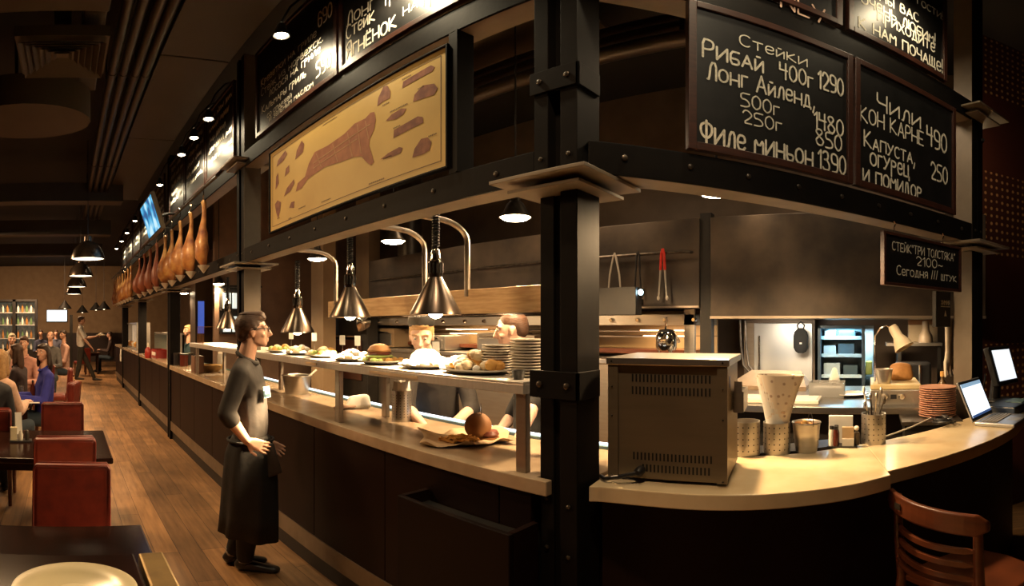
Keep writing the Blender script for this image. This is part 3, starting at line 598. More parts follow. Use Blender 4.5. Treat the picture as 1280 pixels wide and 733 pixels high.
# ------------------------------------------------------------------ pass shelf
t = thing('pass_shelf', 'long stainless pass shelf standing over the stone worktop', 'shelf', (1.51, 6.2, 0), -PI / 2)
Ls = 6.2 - 1.222
build(MB().box(0, Ls, 0, .43, 1.473, 1.483).box(0, Ls, 0, .012, 1.435, 1.473).box(Ls - .012, Ls, .012, .43, 1.435, 1.473).box(0, .012, .012, .43, 1.435, 1.473).box(0, Ls, .418, .43, 1.435, 1.473), 'shelf_top', mat('satin shelf steel', (0.66, 0.61, 0.54), .38, .45, (0.60, 0.55, 0.48), 5, (14, 1, 1)), t, bevel=.002)
for y in (5.95, 4.25, 2.63, 1.25):
    a = 6.2 - y
    for (yy) in (.02, .36):
        build(MB().box(a - .026, a + .026, yy, yy + .03, 1.115, 1.473), 'leg', stainless_d, t, bevel=.004)
    build(MB().box(a - .02, a + .02, .05, .36, 1.445, 1.472), 'crossbar', stainless_d, t)
build(MB().box(3.95, 4.35, -.003, 0, 1.447, 1.462).box(3.2, 3.35, -.003, 0, 1.447, 1.462), 'label_strip', mat('beige label strip', (0.6, 0.45, 0.28), 0.6), t)
# hanging heat shield held by curved tubes
t = thing('heat_shield', 'long hanging heat shield panel held by curved tubes over the pass', 'heat shield', (1.95, 3.49, 1.757), -PI / 2)
build(MB().box(0, 1.28, 0, .012, 0.004, .128), 'shield_panel', mat('brushed metal tan reflection', (0.62, 0.44, 0.25), 0.5, .35, (0.40, 0.25, 0.12), 6, (1, 1, 9), detail=8), t, bevel=.002)  # tan colour carries the warm glow reflected from food and lamps
build(MB().box(1.284, 2.30, 0, .012, 0.004, .137), 'shield_panel', mat('brushed metal tan reflection', (0.62, 0.44, 0.25)), t, bevel=.002)
build(MB().box(0, 2.30, -.004, .016, -.004, .004), 'lower_edge', chrome, t)
for px in (419, 530, 583):
    a = 3.49 - 1.95 / math.tan(ang(px))
    pts = [(a, .006, .10), (a, .006, .40)] + [(a, .006 - .20 * (1 - math.cos(q)), .40 + .10 * math.sin(q)) for q in (.3, .6, .9, 1.2, 1.57)] + [(a, -.32, .50)]
    build(MB().tube(pts, .016, 10), 'curved_tube', stainless_d, t, smooth=True)
# cold well strip at the back of the worktop
t = thing('display_well', 'glass fronted cold well with a bright edge along the back of the worktop', 'cold well', (2.052, 15.0, 1.0), -PI / 2)
Lw = 15 - 1.06
build(MB().box(0, Lw, 0, .03, 0, .128), 'glass_edge', mat('green glass edge', (0.16, 0.26, 0.22), 0.1, 0, trans=.3), t)
build(MB().box(9.0, Lw, .032, .052, .10, .135), 'lit_edge', mat('cool lit edge strip', (0.8, 0.9, 1), 0.4, 0, emit=(.62, .82, 1.0), power=2.2), t)
# ------------------------------------------------------------------ food and crockery on the pass
crumb = mat('toasted bread', (0.46, 0.22, 0.075), 0.7, 0, (0.30, 0.13, 0.04), 18, bump=.3)
fry = mat('golden fries', (0.72, 0.40, 0.10), 0.6, 0, (0.55, 0.26, 0.06), 14)
lettuce = mat('lettuce', (0.30, 0.42, 0.09), 0.5, 0, (0.50, 0.55, 0.18), 12)
sauce = mat('dark red sauce', (0.10, 0.02, 0.012), 0.25)
cream = mat('pale food', (0.78, 0.64, 0.42), 0.6, 0, (0.62, 0.45, 0.25), 12, bump=.3)
def plate_mesh(r=.14): return MB().lathe([(.001, .004), (r * .6, .004), (r * .98, .022), (r, .024), (r, .019), (r * .62, 0), (.001, 0)], 32, cap=False)
def heap(t, n, rx, ry, h, ms, seed, name, z=.01, size=.03):
    rnd = random.Random(seed); mb = {}
    for k in range(n):
        a, q = rnd.random() * 6.28, rnd.random() ** .5
        m = ms[k % len(ms)]; s = size * rnd.uniform(.7, 1.3)
        mb.setdefault(m.name, (m, MB()))[1].ball((rx * q * math.cos(a), ry * q * math.sin(a), z + s * .6 + (1 - q) * h), (s, s * rnd.uniform(.6, 1), s * .7), 10)
    for m, b in mb.values(): build(b, name, m, t, smooth=True)['kind'] = 'stuff'
def shelf_at(px, x): return (x, x / math.tan(ang(px)), 1.4835)
def burger(t, z=.012, s=1.0, dx=0, dy=0):
    build(MB().lathe([(.001, 0), (.048 * s, .002), (.055 * s, .012), (.05 * s, .024), (.001, .024)], 20, (dx, dy, z)), 'bun_base', crumb, t, smooth=True)
    build(MB().lathe([(.001, 0), (.060 * s, .0), (.064 * s, .006), (.056 * s, .012), (.001, .012)], 14, (dx, dy, z + .025)), 'lettuce_leaf', lettuce, t, smooth=True)
    build(MB().lathe([(.001, 0), (.054 * s, .002), (.056 * s, .012), (.05 * s, .02), (.001, .02)], 20, (dx, dy, z + .037)), 'patty', sauce, t, smooth=True)
    build(MB().lathe([(.001, .045), (.02 * s, .043), (.042 * s, .03), (.054 * s, .008), (.052 * s, 0), (.001, 0)], 22, (dx, dy, z + .057)), 'bun_top', crumb, t, smooth=True)
t = thing('food_plate', 'wide oval plate of pale food under the largest heat lamp', 'plate of food', shelf_at(592, 1.66)); build(MB().loft([(0, 0, .004, .001, .001), (0, 0, .004, .08, .12), (0, 0, .024, .125, .185), (0, 0, .018, .126, .186), (0, 0, 0, .08, .12), (0, 0, 0, .001, .001)], 32, False), 'plate', white_china, t, smooth=True); heap(t, 46, .095, .15, .06, [cream, white_paper, fry], 1, 'serving')
t = thing('food_plate', 'plate with a round pale bun in front of the left chef', 'plate of food', shelf_at(535, 1.68)); build(plate_mesh(.15), 'plate', white_china, t, smooth=True)
build(MB().lathe([(.001, .085), (.04, .08), (.07, .06), (.085, .03), (.08, .008), (.001, .006)], 24, (0, .02, .012)), 'bread_bowl', cream, t, smooth=True); heap(t, 22, .115, .115, .015, [white_paper, cream], 2, 'garnish', size=.026)
t = thing('food_plate', 'plate with a tall burger layered with lettuce', 'plate of food', shelf_at(478, 1.66)); build(plate_mesh(.14), 'plate', white_china, t, smooth=True); burger(t, s=1.25, dy=.03); heap(t, 14, .11, .10, .004, [lettuce, fry], 3, 'garnish', size=.02)
for k, (px, x, nm) in enumerate(((440, 1.64, 'plate of light food left of the burger plate'), (405, 1.66, 'plate of light food below the second heat lamp'), (374, 1.66, 'plate of light food below the third heat lamp'), (352, 1.66, 'leftmost plate of food beside the waiter chin'))):
    t = thing('food_plate', nm, 'plate of food', shelf_at(px, x)); build(plate_mesh(.13), 'plate', white_china, t, smooth=True); heap(t, 22, .095, .095, .035, [cream, fry, lettuce] if k % 2 else [cream, white_paper], 5 + k, 'serving', size=.024)
# ticket cards on sticks
for px, x, z, nm in ((364, 1.84, .155, 'ticket card on a stick nearest the waiter face'), (393, 1.84, .150, 'ticket card on a stick, second from the waiter'), (428, 1.84, .135, 'ticket card on a stick left of the steel ball lamp'), (447, 1.84, .135, 'ticket card on a stick just left of the burger'), (545, 1.86, .115, 'ticket card on a stick beside the left chef cheek')):
    l = shelf_at(px, x); t = thing('ticket_card', nm, 'ticket card', l, -ang(px) - .25, 'ticket cards on the pass shelf')
    build(MB().lathe([(.022, 0), (.022, .006), (.004, .010)], 12), 'foot', chrome, t); build(MB().cyl((0, 0, .008), (0, 0, z - .03), .0025, n=6), 'stick', chrome, t); build(MB().box(-.02, .02, -.003, -.0015, z - .055, z + .012), 'card', white_paper, t)
# plate stacks
def stack(x, y, z0, n, r, where, m, group, step=.0135):
    first = None; ords = ['bottom', 'second', 'third', 'fourth', 'fifth', 'sixth', 'seventh', 'eighth', 'ninth', 'tenth', 'eleventh', 'twelfth', 'thirteenth', 'fourteenth', 'fifteenth', 'sixteenth']
    rnd = random.Random(n)
    for k in range(n):
        nm = ('topmost plate of ' if k == n - 1 else ('bottom plate of ' if k == 0 else ords[k] + ' plate from the bottom of ')) + where
        loc = (x + rnd.uniform(-.003, .003), y + rnd.uniform(-.003, .003), z0 + k * step)
        if first is None:
            first = build(MB().lathe([(.001, .0045), (r * .66, .0045), (r * .97, .0115), (r, .0125), (r, .0085), (r * .7, 0), (.001, 0)], 36, cap=False), 'plate', m, smooth=True); first.location = loc; tag(first, nm, 'plate', group)
        else:
            o = first.copy(); S.collection.objects.link(o); o.location = loc; tag(o, nm, 'plate', group)
l = shelf_at(622, 1.72); stack(l[0], l[1], 1.4835, 11, .072, 'the shorter stack on the pass shelf', white_china, 'plates stacked on the pass shelf', .0118)
l = shelf_at(660, 1.70); stack(l[0], l[1], 1.4835, 13, .078, 'the taller stack against the corner column', white_china, 'plates stacked on the pass shelf', .0122)
l = shelf_at(648, 1.575)
t = thing('sauce_pot', 'small dark sauce pot in front of the plate stacks', 'sauce pot', l); build(MB().lathe([(.001, 0), (.021, 0), (.028, .036), (.030, .038), (.027, .038), (.020, .006), (.001, .006)], 20, cap=False), 'pot', black_plastic, t, smooth=True); build(MB().lathe([(.001, .03), (.025, .03), (.025, .026), (.001, .026)], 18), 'sauce', sauce, t)
# ------------------------------------------------------------------ things on the long worktop
def perforated(r, h, rows=5, cols=16):
    body = MB().lathe([(.001, 0), (r, 0), (r, h), (r - .004, h), (r - .004, .006), (.001, .006)], 28, cap=False); holes = MB()
    for i in range(rows):
        for k in range(cols):
            a = 2 * PI * k / cols; M = Matrix.Translation((0, 0, h * (.16 + .7 * i / (rows - 1)))) @ Matrix.Rotation(a, 4, 'Z') @ Matrix.Translation((r + .0004, 0, 0)) @ Matrix.Rotation(PI / 2, 4, 'Y')
            holes.add([(r * .055 * math.cos(q * PI / 4), r * .055 * math.sin(q * PI / 4) , 0) for q in range(8)], [tuple(range(8))], M)
    return body, holes
def perf_holder(loc, r, h, label, group=None, name='utensil_holder', **k):
    t = thing(name, label, 'holder', loc, 0, group); b, hl = perforated(r, h, **k)
    bb = build(b, 'cylinder', stainless, t, smooth=True); build(hl, 'perforations', black_iron, bb)
    return t
TOP = 1.1155
l = at_z(502, 526, TOP); t = perf_holder(l, .060, .19, 'perforated steel holder with a paper liner under the pass shelf', rows=9)
build(MB().lathe([(.052, .10), (.055, .20), (.050, .245), (.046, .20)], 14, cap=False), 'paper_liner', white_paper, t)
l = at_z(371, 492, TOP); t = thing('steel_bucket', 'stainless bucket with a serving spoon on the long worktop', 'bucket', l)
build(MB().lathe([(.001, 0), (.10, 0), (.125, .15), (.135, .155), (.13, .16), (.12, .155), (.095, .01), (.001, .01)], 28, cap=False), 'bucket', stainless, t, smooth=True)
build(MB().tube([(.03, 0, .06), (.10, -.02, .14), (.17, -.04, .20)], .008, 8), 'spoon_handle', white_china, t, smooth=True)
l = at_z(452, 512, TOP); t = thing('paper_bag', 'crumpled white paper bundle beside a shelf leg on the worktop', 'paper', l); rnd = random.Random(4)
mb = MB().hull([((-.09, .05, .012), .012, 0), ((.07, .0, .012), .012, 0), ((.05, .05, .07), (.05, .03, .03), 0), ((-.03, .08, .06), .03, 0)]); build(mb, 'paper_wrap', white_paper, t, voxel=.012, relax=1)
build(MB().hull([((-.14, .06, .018), (.05, .03, .016), 0), ((-.04, .05, .02), (.03, .03, .016), 0)]), 'folded_cloth', mat('pinkish cloth', (0.5, 0.34, 0.25), .8), t, smooth=True)
# burger and fries on parchment
parch = mat('brown parchment', (0.55, 0.40, 0.24), 0.65, 0, (0.42, 0.29, 0.16), 8, bump=.2)
l = at_z(590, 551, TOP); t = thing('burger_meal', 'dark bun burger with fries on parchment paper at the worktop edge', 'burger', l, -.55)
vs, fs = [], []; nX, nY = 26, 16; rnd = random.Random(11)
for j in range(nY + 1):
    for i in range(nX + 1):
        x, y = -.25 + .44 * i / nX, -.15 + .31 * j / nY; e = max(abs(x + .03) / .22, abs(y) / .155)
        z = .004 + max(0, e - .55) ** 2 * .14 * (0.5 + .5 * math.sin(x * 31 + y * 17)) + .004 * math.sin(x * 70 + y * 43) * (e > .4) + .004 * (e > .4)
        vs.append((x + .02 * math.sin(y * 21), y + .018 * math.sin(x * 19), z))
for j in range(nY):
    for i in range(nX): a = j * (nX + 1) + i; fs.append((a, a + 1, a + nX + 2, a + nX + 1))
o = build(MB().add(vs, fs), 'parchment', parch, t, smooth=True); sm = o.modifiers.new('thick', 'SOLIDIFY'); sm.thickness = .0012
mb = MB()
for k in range(46):
    a, q = rnd.random() * 6.28, rnd.random() ** .5; c = Vector((-.075 + .085 * q * math.cos(a), -.035 + .05 * q * math.sin(a), .018 + .028 * (1 - q) * rnd.random())); d = rnd.random() * 3.14
    mb.box(-.028, .028, -.0045, .0045, -.0045, .0045, Matrix.Translation(c) @ Matrix.Rotation(d, 4, 'Z') @ Matrix.Rotation(rnd.uniform(-.3, .3), 4, 'Y'))
build(mb, 'french_fries', fry, t)['kind'] = 'stuff'
Rt = Matrix.Translation((.03, .0, .076)) @ Vector((-.30, -.90, .28)).to_track_quat('Z', 'Y').to_matrix().to_4x4()
build(MB().lathe([(.001, .034), (.03, .032), (.054, .024), (.068, .010), (.069, -.004), (.060, -.012), (.001, -.012)], 24, (0, 0, -.01), M=Rt), 'bun_top', mat('dark rye crust', (0.22, 0.09, 0.028), .6, 0, (0.33, 0.15, 0.05), 12, bump=.3), t, smooth=True)
build(MB().lathe([(.001, 0), (.045, .003), (.052, .02), (.043, .036), (.001, .036)], 16, (.088, .0, .012)), 'meat_patty', mat('red brown meat', (0.20, 0.05, 0.025), .45, 0, (0.12, 0.03, 0.015), 14, bump=.4), t, smooth=True)
build(MB().lathe([(.001, 0), (.055, .002), (.055, .012), (.001, .014)], 16, (.085, .0, .004)), 'bun_base', crumb, t, smooth=True)
build(MB().cyl((.05, 0, .09), (.045, 0, .19), .002, n=6), 'skewer', chrome, t)
# far part of the worktop
def vessel(name, label, cat, px, py, mesh, m, part, z=TOP, group=None):
    t = thing(name, label, cat, at_z(px, py, z), 0, group); build(mesh, part, m, t, smooth=True); return t
wood_l = mat('light bowl wood', (0.52, 0.33, 0.12), .5, 0, (0.40, 0.24, 0.08), 5)
t = vessel('wooden_bowl', 'wide wooden bowl behind the waiter shoulder', 'bowl', 264, 464.5, MB().lathe([(.001, 0), (.09, 0), (.15, .05), (.165, .085), (.155, .085), (.13, .045), (.001, .015)], 28, cap=False), wood_l, 'bowl')
t = thing('wooden_box', 'tall brown wooden box beside the wooden bowl', 'box', at_z(247, 466, TOP), -PI / 2); build(MB().box(-.09, .09, -.06, .06, 0, .21), 'box_body', mat('brown crate wood', (0.20, 0.10, 0.055), .6, 0, (0.14, 0.07, 0.04), 5), t, bevel=.004); build(MB().box(-.08, .08, -.05, .05, .21, .213), 'box_opening', black_iron, t)
t = vessel('glass_jar', 'tall glass jar with a pale lid right of the wooden bowl', 'jar', 276, 462, MB().lathe([(.001, 0), (.05, 0), (.05, .18), (.035, .21), (.001, .21)], 18), mat('cloudy glass', (0.55, 0.48, 0.38), .15, 0, trans=.5), 'jar'); build(MB().lathe([(.038, .21), (.038, .235), (.001, .235)], 16), 'lid', white_china, t)
for k, (px, py, nm) in enumerate(((222, 457, 'dark tin beside the second farthest column'), (230, 458, 'reddish tin left of the tall wooden box'), (237, 456, 'dark tin touching the tall wooden box'))):
    t = vessel('storage_tin', nm, 'tin', px, py, MB().lathe([(.001, 0), (.06, 0), (.06, .16), (.001, .16)], 16), [black_plastic, sauce, black_plastic][k], 'tin_body', group='tins on the worktop'); build(MB().lathe([(.063, .16), (.063, .18), (.001, .18)], 16), 'lid', steel_edge, t)
t = thing('condiment_crate', 'red crate of condiments between two columns on the worktop', 'crate', at_z(199, 447, TOP), -PI / 2)
mb = MB().box(-.28, .28, -.1, .1, 0, .01)
for x0, x1, y0, y1 in ((-.28, .28, -.1, -.09), (-.28, .28, .09, .1), (-.28, -.27, -.09, .09), (.27, .28, -.09, .09)): mb.box(x0, x1, y0, y1, .01, .15)
build(mb, 'crate_body', mat('red enamel', (0.30, 0.02, 0.015), .4), t); build(MB().box(-.2, .2, -.104, -.1, .04, .1), 'crate_label', white_paper, t)
t = vessel('ketchup_bottle', 'red squeeze bottle with a white cap at the bar edge', 'bottle', 185, 448, MB().lathe([(.001, 0), (.055, 0), (.06, .08), (.05, .16), (.02, .2), (.001, .2)], 16), mat('red ketchup plastic', (0.35, 0.025, 0.015), .4), 'bottle_body'); build(MB().lathe([(.02, .2), (.02, .24), (.008, .28), (.001, .28)], 12), 'cap', white_china, t, smooth=True)
t = thing('hanging_towel', 'white towel hanging at the far end of the bar front', 'towel', (1.49, 14.2, .70), -PI / 2); build(MB().loft([(0, 0, 0, .16, .02), (.01, 0, .18, .14, .02), (0, .01, .34, .10, .02)], 16), 'towel_cloth', white_paper, t, smooth=True)
t = thing('display_case', 'glass display case lit inside at the far end of the worktop', 'display case', (1.62, 14.9, TOP + .0), -PI / 2)
build(MB().box(0, 3.0, 0, .03, 0, .03).box(0, 3.0, .3, .33, 0, .62).box(0, 3.0, 0, .33, .62, .65).box(0, .03, 0, .3, .03, .62).box(2.97, 3.0, 0, .3, .03, .62), 'case_frame', stainless, t)
build(MB().box(.1, 2.9, .27, .29, .05, .6), 'lit_back', mat('dim lit case back', (0.4, 0.35, 0.28), .5, 0, (0.1, 0.08, 0.06), 5, emit=(1, .7, .42), power=.35), t)
rnd = random.Random(3)
for k in range(7): build(MB().lathe([(.001, 0), (.06, 0), (.08, .08), (.03, .13), (.001, .13)], 12, (.3 + k * .4, .15, .03)), 'dish', [white_china, fry, crumb][k % 3], t, smooth=True)
t = thing('glass_case', 'greenish glass cabinet on the worktop behind the ketchup bottle', 'display case', (1.72, 10.0, TOP), -PI / 2)
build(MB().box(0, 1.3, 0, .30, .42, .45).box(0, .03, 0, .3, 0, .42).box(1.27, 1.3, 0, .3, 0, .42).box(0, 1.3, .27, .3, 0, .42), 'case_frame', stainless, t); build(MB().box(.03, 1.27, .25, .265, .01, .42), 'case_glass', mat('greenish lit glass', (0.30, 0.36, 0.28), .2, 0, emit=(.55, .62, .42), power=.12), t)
# ------------------------------------------------------------------ stainless oven at the corner
oy = math.atan2(-.989, .147)
t = thing('countertop_oven', 'stainless countertop oven with slotted back on the curved worktop', 'oven', (1.645, .925, 1.116), oy)
mid = mat('oven sheet steel', (0.26, 0.205, 0.135), .40, .6, (0.235, 0.185, 0.12), 3, (1, 1, 10))
build(MB().box(0, .43, .01, .36, .012, .44), 'housing', mid, t, bevel=.003)
build(MB().box(-.004, .034, -.002, .01, .012, .44).box(.40, .436, -.002, .01, .012, .44), 'corner_strip', mid, t)
build(MB().box(-.010, .444, -.008, .37, .44, .466), 'lid', stainless, t, bevel=.003)
sl = MB()
for x0, n, z in ((.085, 21, .378), (.085, 21, .332), (.09, 21, .085), (.125, 18, .040)):
    for k in range(n): sl.box(x0 + k * .0142, x0 + k * .0142 + .0058, .0085, .0115, z, z + .029)
build(sl, 'vent_slots', black_iron, t)
for x in (.012, .42): 
    for z in (.02, .25, .36, .453): build(MB().ball((x, -.004 if z < .44 else -.009, z), .004, 8), 'screw', steel_edge, t, smooth=True)
for x in (.03, .40):
    for y in (.04, .33): build(MB().lathe([(.016, 0), (.014, .012)], 12, (x, y, 0)), 'foot', black_plastic, t)
build(MB().tube([(.12, .008, .045), (.11, -.03, .042), (.06, -.05, .03), (.0, -.04, .012), (-.03, -.005, .01)], .008, 8), 'power_cord', black_plastic, t, smooth=True)
build(MB().lathe([(.018, 0), (.018, .03), (.009, .045)], 12, M=Matrix.Translation((.12, .01, .045)) @ Matrix.Rotation(PI / 2, 4, 'X')), 'plug', black_plastic, t, smooth=True)
build(MB().box(.436, .437, .05, .075, .36, .40), 'blue_sticker', mat('blue sticker', (0.03, 0.12, 0.45), .5), t)
build(MB().box(.436, .475, .17, .34, .25, .33).box(.44, .47, .16, .17, .25, .37), 'side_bracket', stainless, t)
# ------------------------------------------------------------------ holders along the back of the curved worktop
t = thing('counter_tray', 'black service tray behind the curved worktop', 'tray', (0, 0, 1.09))
tr = [(2.09, .82), (2.17, .62), (2.31, .345), (2.51, .08), (2.62, .15), (2.44, .42), (2.34, .62), (2.24, .86)]
build(MB().prism(tr, 1.06, 1.115), 'tray_base', black_plastic, t, world=True)
TZ = 1.1155
def tz(px, d): q = at_d(px, 500, d); return (q.x, q.y, TZ)
perf_holder(tz(933, 2.28), .061, .155, 'empty perforated steel holder right of the oven', 'perforated holders on the curved worktop')
t = perf_holder(tz(971, 2.31), .061, .145, 'perforated steel holder stuffed with a printed paper cone', 'perforated holders on the curved worktop')
pm = bpy.data.materials.new('newsprint wrap'); pm.use_nodes = True; nt = pm.node_tree; b = nt.nodes['Principled BSDF']; b.inputs['Roughness'].default_value = .8
tc = nt.nodes.new('ShaderNodeTexCoord'); mp = nt.nodes.new('ShaderNodeMapping'); mp.inputs['Rotation'].default_value = (.4, .7, .5); vo = nt.nodes.new('ShaderNodeTexVoronoi'); vo.inputs['Scale'].default_value = 34; rp = nt.nodes.new('ShaderNodeValToRGB')
rp.color_ramp.elements[0].position = .16; rp.color_ramp.elements[0].color = (.35, .24, .17, 1); rp.color_ramp.elements[1].position = .3; rp.color_ramp.elements[1].color = (.74, .63, .50, 1)
nt.links.new(tc.outputs['Object'], mp.inputs[0]); nt.links.new(mp.outputs[0], vo.inputs['Vector']); nt.links.new(vo.outputs['Distance'], rp.inputs[0]); nt.links.new(rp.outputs[0], b.inputs['Base Color'])
for k in range(6):
    cc = [( .006 * math.cos(k), .006 * math.sin(k), .08, .034, .040 + .001 * k), (0, .004 * k - .012, .20, .042, .058 - .001 * k), (.004 * k - .01, .008 * k - .02, .30, .05, .082 - .003 * k), (.006 * k - .014, .010 * k - .025, .362 - .006 * (k % 3), .055, .104 - .006 * k)]
    build(MB().loft(cc, 22, False), 'paper_cone', pm if k % 2 == 0 else white_paper, t, smooth=True)
t = thing('tin_pail', 'ribbed galvanized pail between the paper cone and the condiment caddy', 'pail', tz(1008, 2.33)); build(MB().lathe([(.001, 0), (.048, 0), (.053, .03), (.055, .034), (.056, .06), (.059, .064), (.060, .10), (.064, .135), (.068, .138), (.066, .142), (.058, .136), (.046, .008), (.001, .008)], 28, cap=False), 'pail_body', stainless, t, smooth=True)
build(MB().tube([(.066 * math.cos(a), -.02 + .02 * math.cos(a), .13 + .05 * math.sin(a)) for a in [q * PI / 10 for q in range(11)]], .002, 6), 'bail_handle', steel_edge, t, smooth=True)
heap(t, 10, .045, .045, .01, [crumb, fry], 8, 'contents', z=.11, size=.018)
t = thing('condiment_caddy', 'condiment caddy with napkins, small jars and sugar packets', 'caddy', tz(1053, 2.44), -1.55)
build(MB().box(-.07, .07, -.05, .06, 0, .008).box(-.07, .07, .045, .06, .008, .02), 'caddy_base', black_plastic, t); build(MB().box(-.066, .05, .02, .042, .008, .145), 'napkin_stack', white_paper, t, bevel=.002)
build(MB().box(-.0, .055, -.045, -.02, .008, .045), 'packet_box', white_paper, t); build(MB().box(.0, .055, -.04, -.022, .045, .10), 'sugar_packets', parch, t); 
for k, (x, y, m) in enumerate(((-.05, -.03, white_china), (-.028, -.005, black_plastic), (-.03, -.035, sauce))): j = build(MB().lathe([(.001, 0), (.014, 0), (.014, .06), (.009, .08), (.001, .08)], 12, (x, y, .008)), 'jar', m, t, smooth=True); build(MB().lathe([(.010, .088), (.010, .104), (.001, .104)], 10, (x, y, 0)), 'lid', black_plastic, j)
j = build(MB().lathe([(.001, 0), (.014, 0), (.014, .06), (.001, .07)], 12, (.068, -.01, .008)), 'jar', steel_edge, t, smooth=True); build(MB().ball((.068, -.01, .09), .013, 10), 'lid', white_china, j, smooth=True)
t = perf_holder(tz(1092, 2.51), .060, .15, 'perforated steel holder full of cutlery beside the cream counter', 'perforated holders on the curved worktop')
for k, (a, tp, m) in enumerate(((.3, .1, chrome), (1.2, .15, white_china), (2.2, .06, chrome), (3.4, .12, stainless), (4.6, .09, steel_edge), (5.5, .14, stainless))):
    x, y = .03 * math.cos(a), .03 * math.sin(a); q = build(MB().tube([(x * .5, y * .5, .02), (x, y, .15), (x * 1.7, y * 1.7, .15 + tp * .7)], .004, 6), 'utensil', m, t, smooth=True); build(MB().ball((x * 1.75, y * 1.75, .15 + tp * .75), (.012, .008, .022), 10), 'utensil_head', m, q, smooth=True)
# ------------------------------------------------------------------ cooking line with the long hood
HX = 3.8
def yk(px, x): return x / math.tan(ang(px))
t = thing('exhaust_hood', 'long heat stained exhaust hood over the grill with a tool rail', 'hood', (HX, 0, 1.75))
ya, yb, yc = yk(461, HX), yk(874, HX), yk(888, HX)
build(MB().box(HX, HX + .9, yb, ya, 1.84, 2.557), 'hood_panel', hood_metal, t, world=True, bevel=.004)
build(MB().box(HX, HX + .9, yc - 2.1, yc, 1.752, 2.557), 'hood_panel', hood_metal, t, world=True, bevel=.004)
build(MB().box(HX + .02, HX + .10, yb, yc, 1.2, 2.6), 'dark_upright', black_iron, t, world=True)
build(MB().box(HX - .012, HX, yc - 2.1, yc, 1.752, 1.772).box(HX - .012, HX, yb, ya, 1.84, 1.855), 'drip_lip', stainless_d, t, world=True)
for yy, pw in ((.90, 16), (2.0, 8), (4.0, 14), (5.4, 14)): light('unseen_hood_light', 'SPOT', (3.45, yy, 2.86), pw, (1, .68, .38), t, .06, 1.3, 1, aim=(3.80, yy, 2.40))  # unseen lights above, added for the glow on the hood front
light('unseen_hood_light', 'AREA', (4.35, .75, 1.74), 16, (1, .84, .64), t, .4, aim=(4.7, .75, .9)); light('unseen_hood_light', 'AREA', (4.2, -.15, 1.74), 9, (1, .72, .42), t, .3, aim=(4.2, -.15, 0))  # fill added under the hood for the cabinet and wall shelf
RZ = 2.283
build(MB().tube([(HX - .045, ya - .1, RZ), (HX - .045, yb + .12, RZ), (HX - .03, yb + .07, RZ), (HX, yb + .06, RZ)], .012, 8), 'tool_rail', steel_edge, t, world=True, smooth=True)
build(MB().tube([(HX + .3, ya - .5, 2.557), (HX + .3, ya - .5, 4.4)], .16, 16), 'flue', pipe_m, t, world=True, smooth=True)
def tongs(px, ln, label, m, spread=.022, grip=None):
    t = thing('kitchen_tongs', label, 'tongs', (HX - .06, yk(px, HX - .06), RZ - .01), -PI / 2, 'tongs on the tool rail')
    for s in (-1, 1):
        build(MB().tube([(0, -.01, .035), (s * .012, -.01, .0), (s * spread, -.012, -ln * .5), (s * (spread + .012), -.012, -ln * .93)], .007, 8, rs=[.006, .009, .008, .007]), 'arm', m, t, smooth=True)
        build(MB().ball((s * (spread + .015), -.012, -ln * .96), (.013, .007, .02), 10), 'tip', m, t, smooth=True)
        if grip: build(MB().tube([(0, -.01, .04), (s * .012, -.01, .0), (s * .019, -.012, -ln * .36)], .011, 8), 'grip', grip, t, smooth=True)
    return t
tongs(769, .30, 'pair of bright steel tongs hanging at the left of the tool rail', mat('satin tong steel', (.62, .56, .48), .35, .4), .045); tongs(798, .35, 'pair of black tongs hanging beside the blue white light', black_plastic, .02)
tongs(829, .37, 'pair of steel tongs with red grips on the tool rail', mat('satin tong steel', (.62, .56, .48), .35, .4), .022, mat('red silicone grip', (0.65, 0.03, 0.015), .5))
q = at_d(768, 372, 3.6); t = thing('control_box', 'dark control box with a small blue white light under the tongs', 'control box', (3.3, 3.3 / math.tan(ang(790)), 1.775), -PI / 2)
build(MB().box(-.36, .03, 0, .1, 0, .205), 'box_body', black_iron, t, bevel=.004); build(MB().box(-.2, -.15, .1, .5, .10, .14), 'support_arm', black_iron, t)
build(MB().ball((.055, .03, .165), (.020, .012, .020), 12), 'indicator_light', mat('blue white indicator', (.6, .85, 1), .3, 0, emit=(.55, .85, 1.0), power=30), t, smooth=True)
build(MB().box(.02, .07, .035, .06, .14, .19), 'lamp_bracket', black_iron, t)
# grill niche: knob panel, tiled back, bars, boards
nx0 = 3.95
y0n, y1n = yk(868, nx0), yk(672, nx0)
t = thing('grill_range', 'stainless grill range with a row of knobs under the hood', 'range', (nx0, 0, .0))
tile = bpy.data.materials.new('warm lit tile'); tile.use_nodes = True; nt = tile.node_tree; b = nt.nodes['Principled BSDF']; br = nt.nodes.new('ShaderNodeTexBrick'); tc = nt.nodes.new('ShaderNodeTexCoord'); mp = nt.nodes.new('ShaderNodeMapping'); mp.inputs['Rotation'].default_value = (PI / 2, 0, PI / 2)
br.inputs['Scale'].default_value = 1; br.inputs['Brick Width'].default_value = .16; br.inputs['Row Height'].default_value = .16; br.inputs['Mortar Size'].default_value = .004; br.offset = 0; br.inputs['Color1'].default_value = (.60, .42, .22, 1); br.inputs['Color2'].default_value = (.50, .33, .16, 1); br.inputs['Mortar'].default_value = (.2, .13, .07, 1)
nt.links.new(tc.outputs['Object'], mp.inputs[0]); nt.links.new(mp.outputs[0], br.inputs['Vector']); nt.links.new(br.outputs['Color'], b.inputs['Base Color']); b.inputs['Roughness'].default_value = .35
ye = yk(405, nx0)
build(MB().box(nx0 + .62, nx0 + .65, y0n, ye, .9, 1.84), 'tiled_back', tile, t, world=True)
build(MB().box(nx0, nx0 + .62, y0n, ye, 1.70, 1.795), 'knob_panel', stainless, t, world=True, bevel=.004)
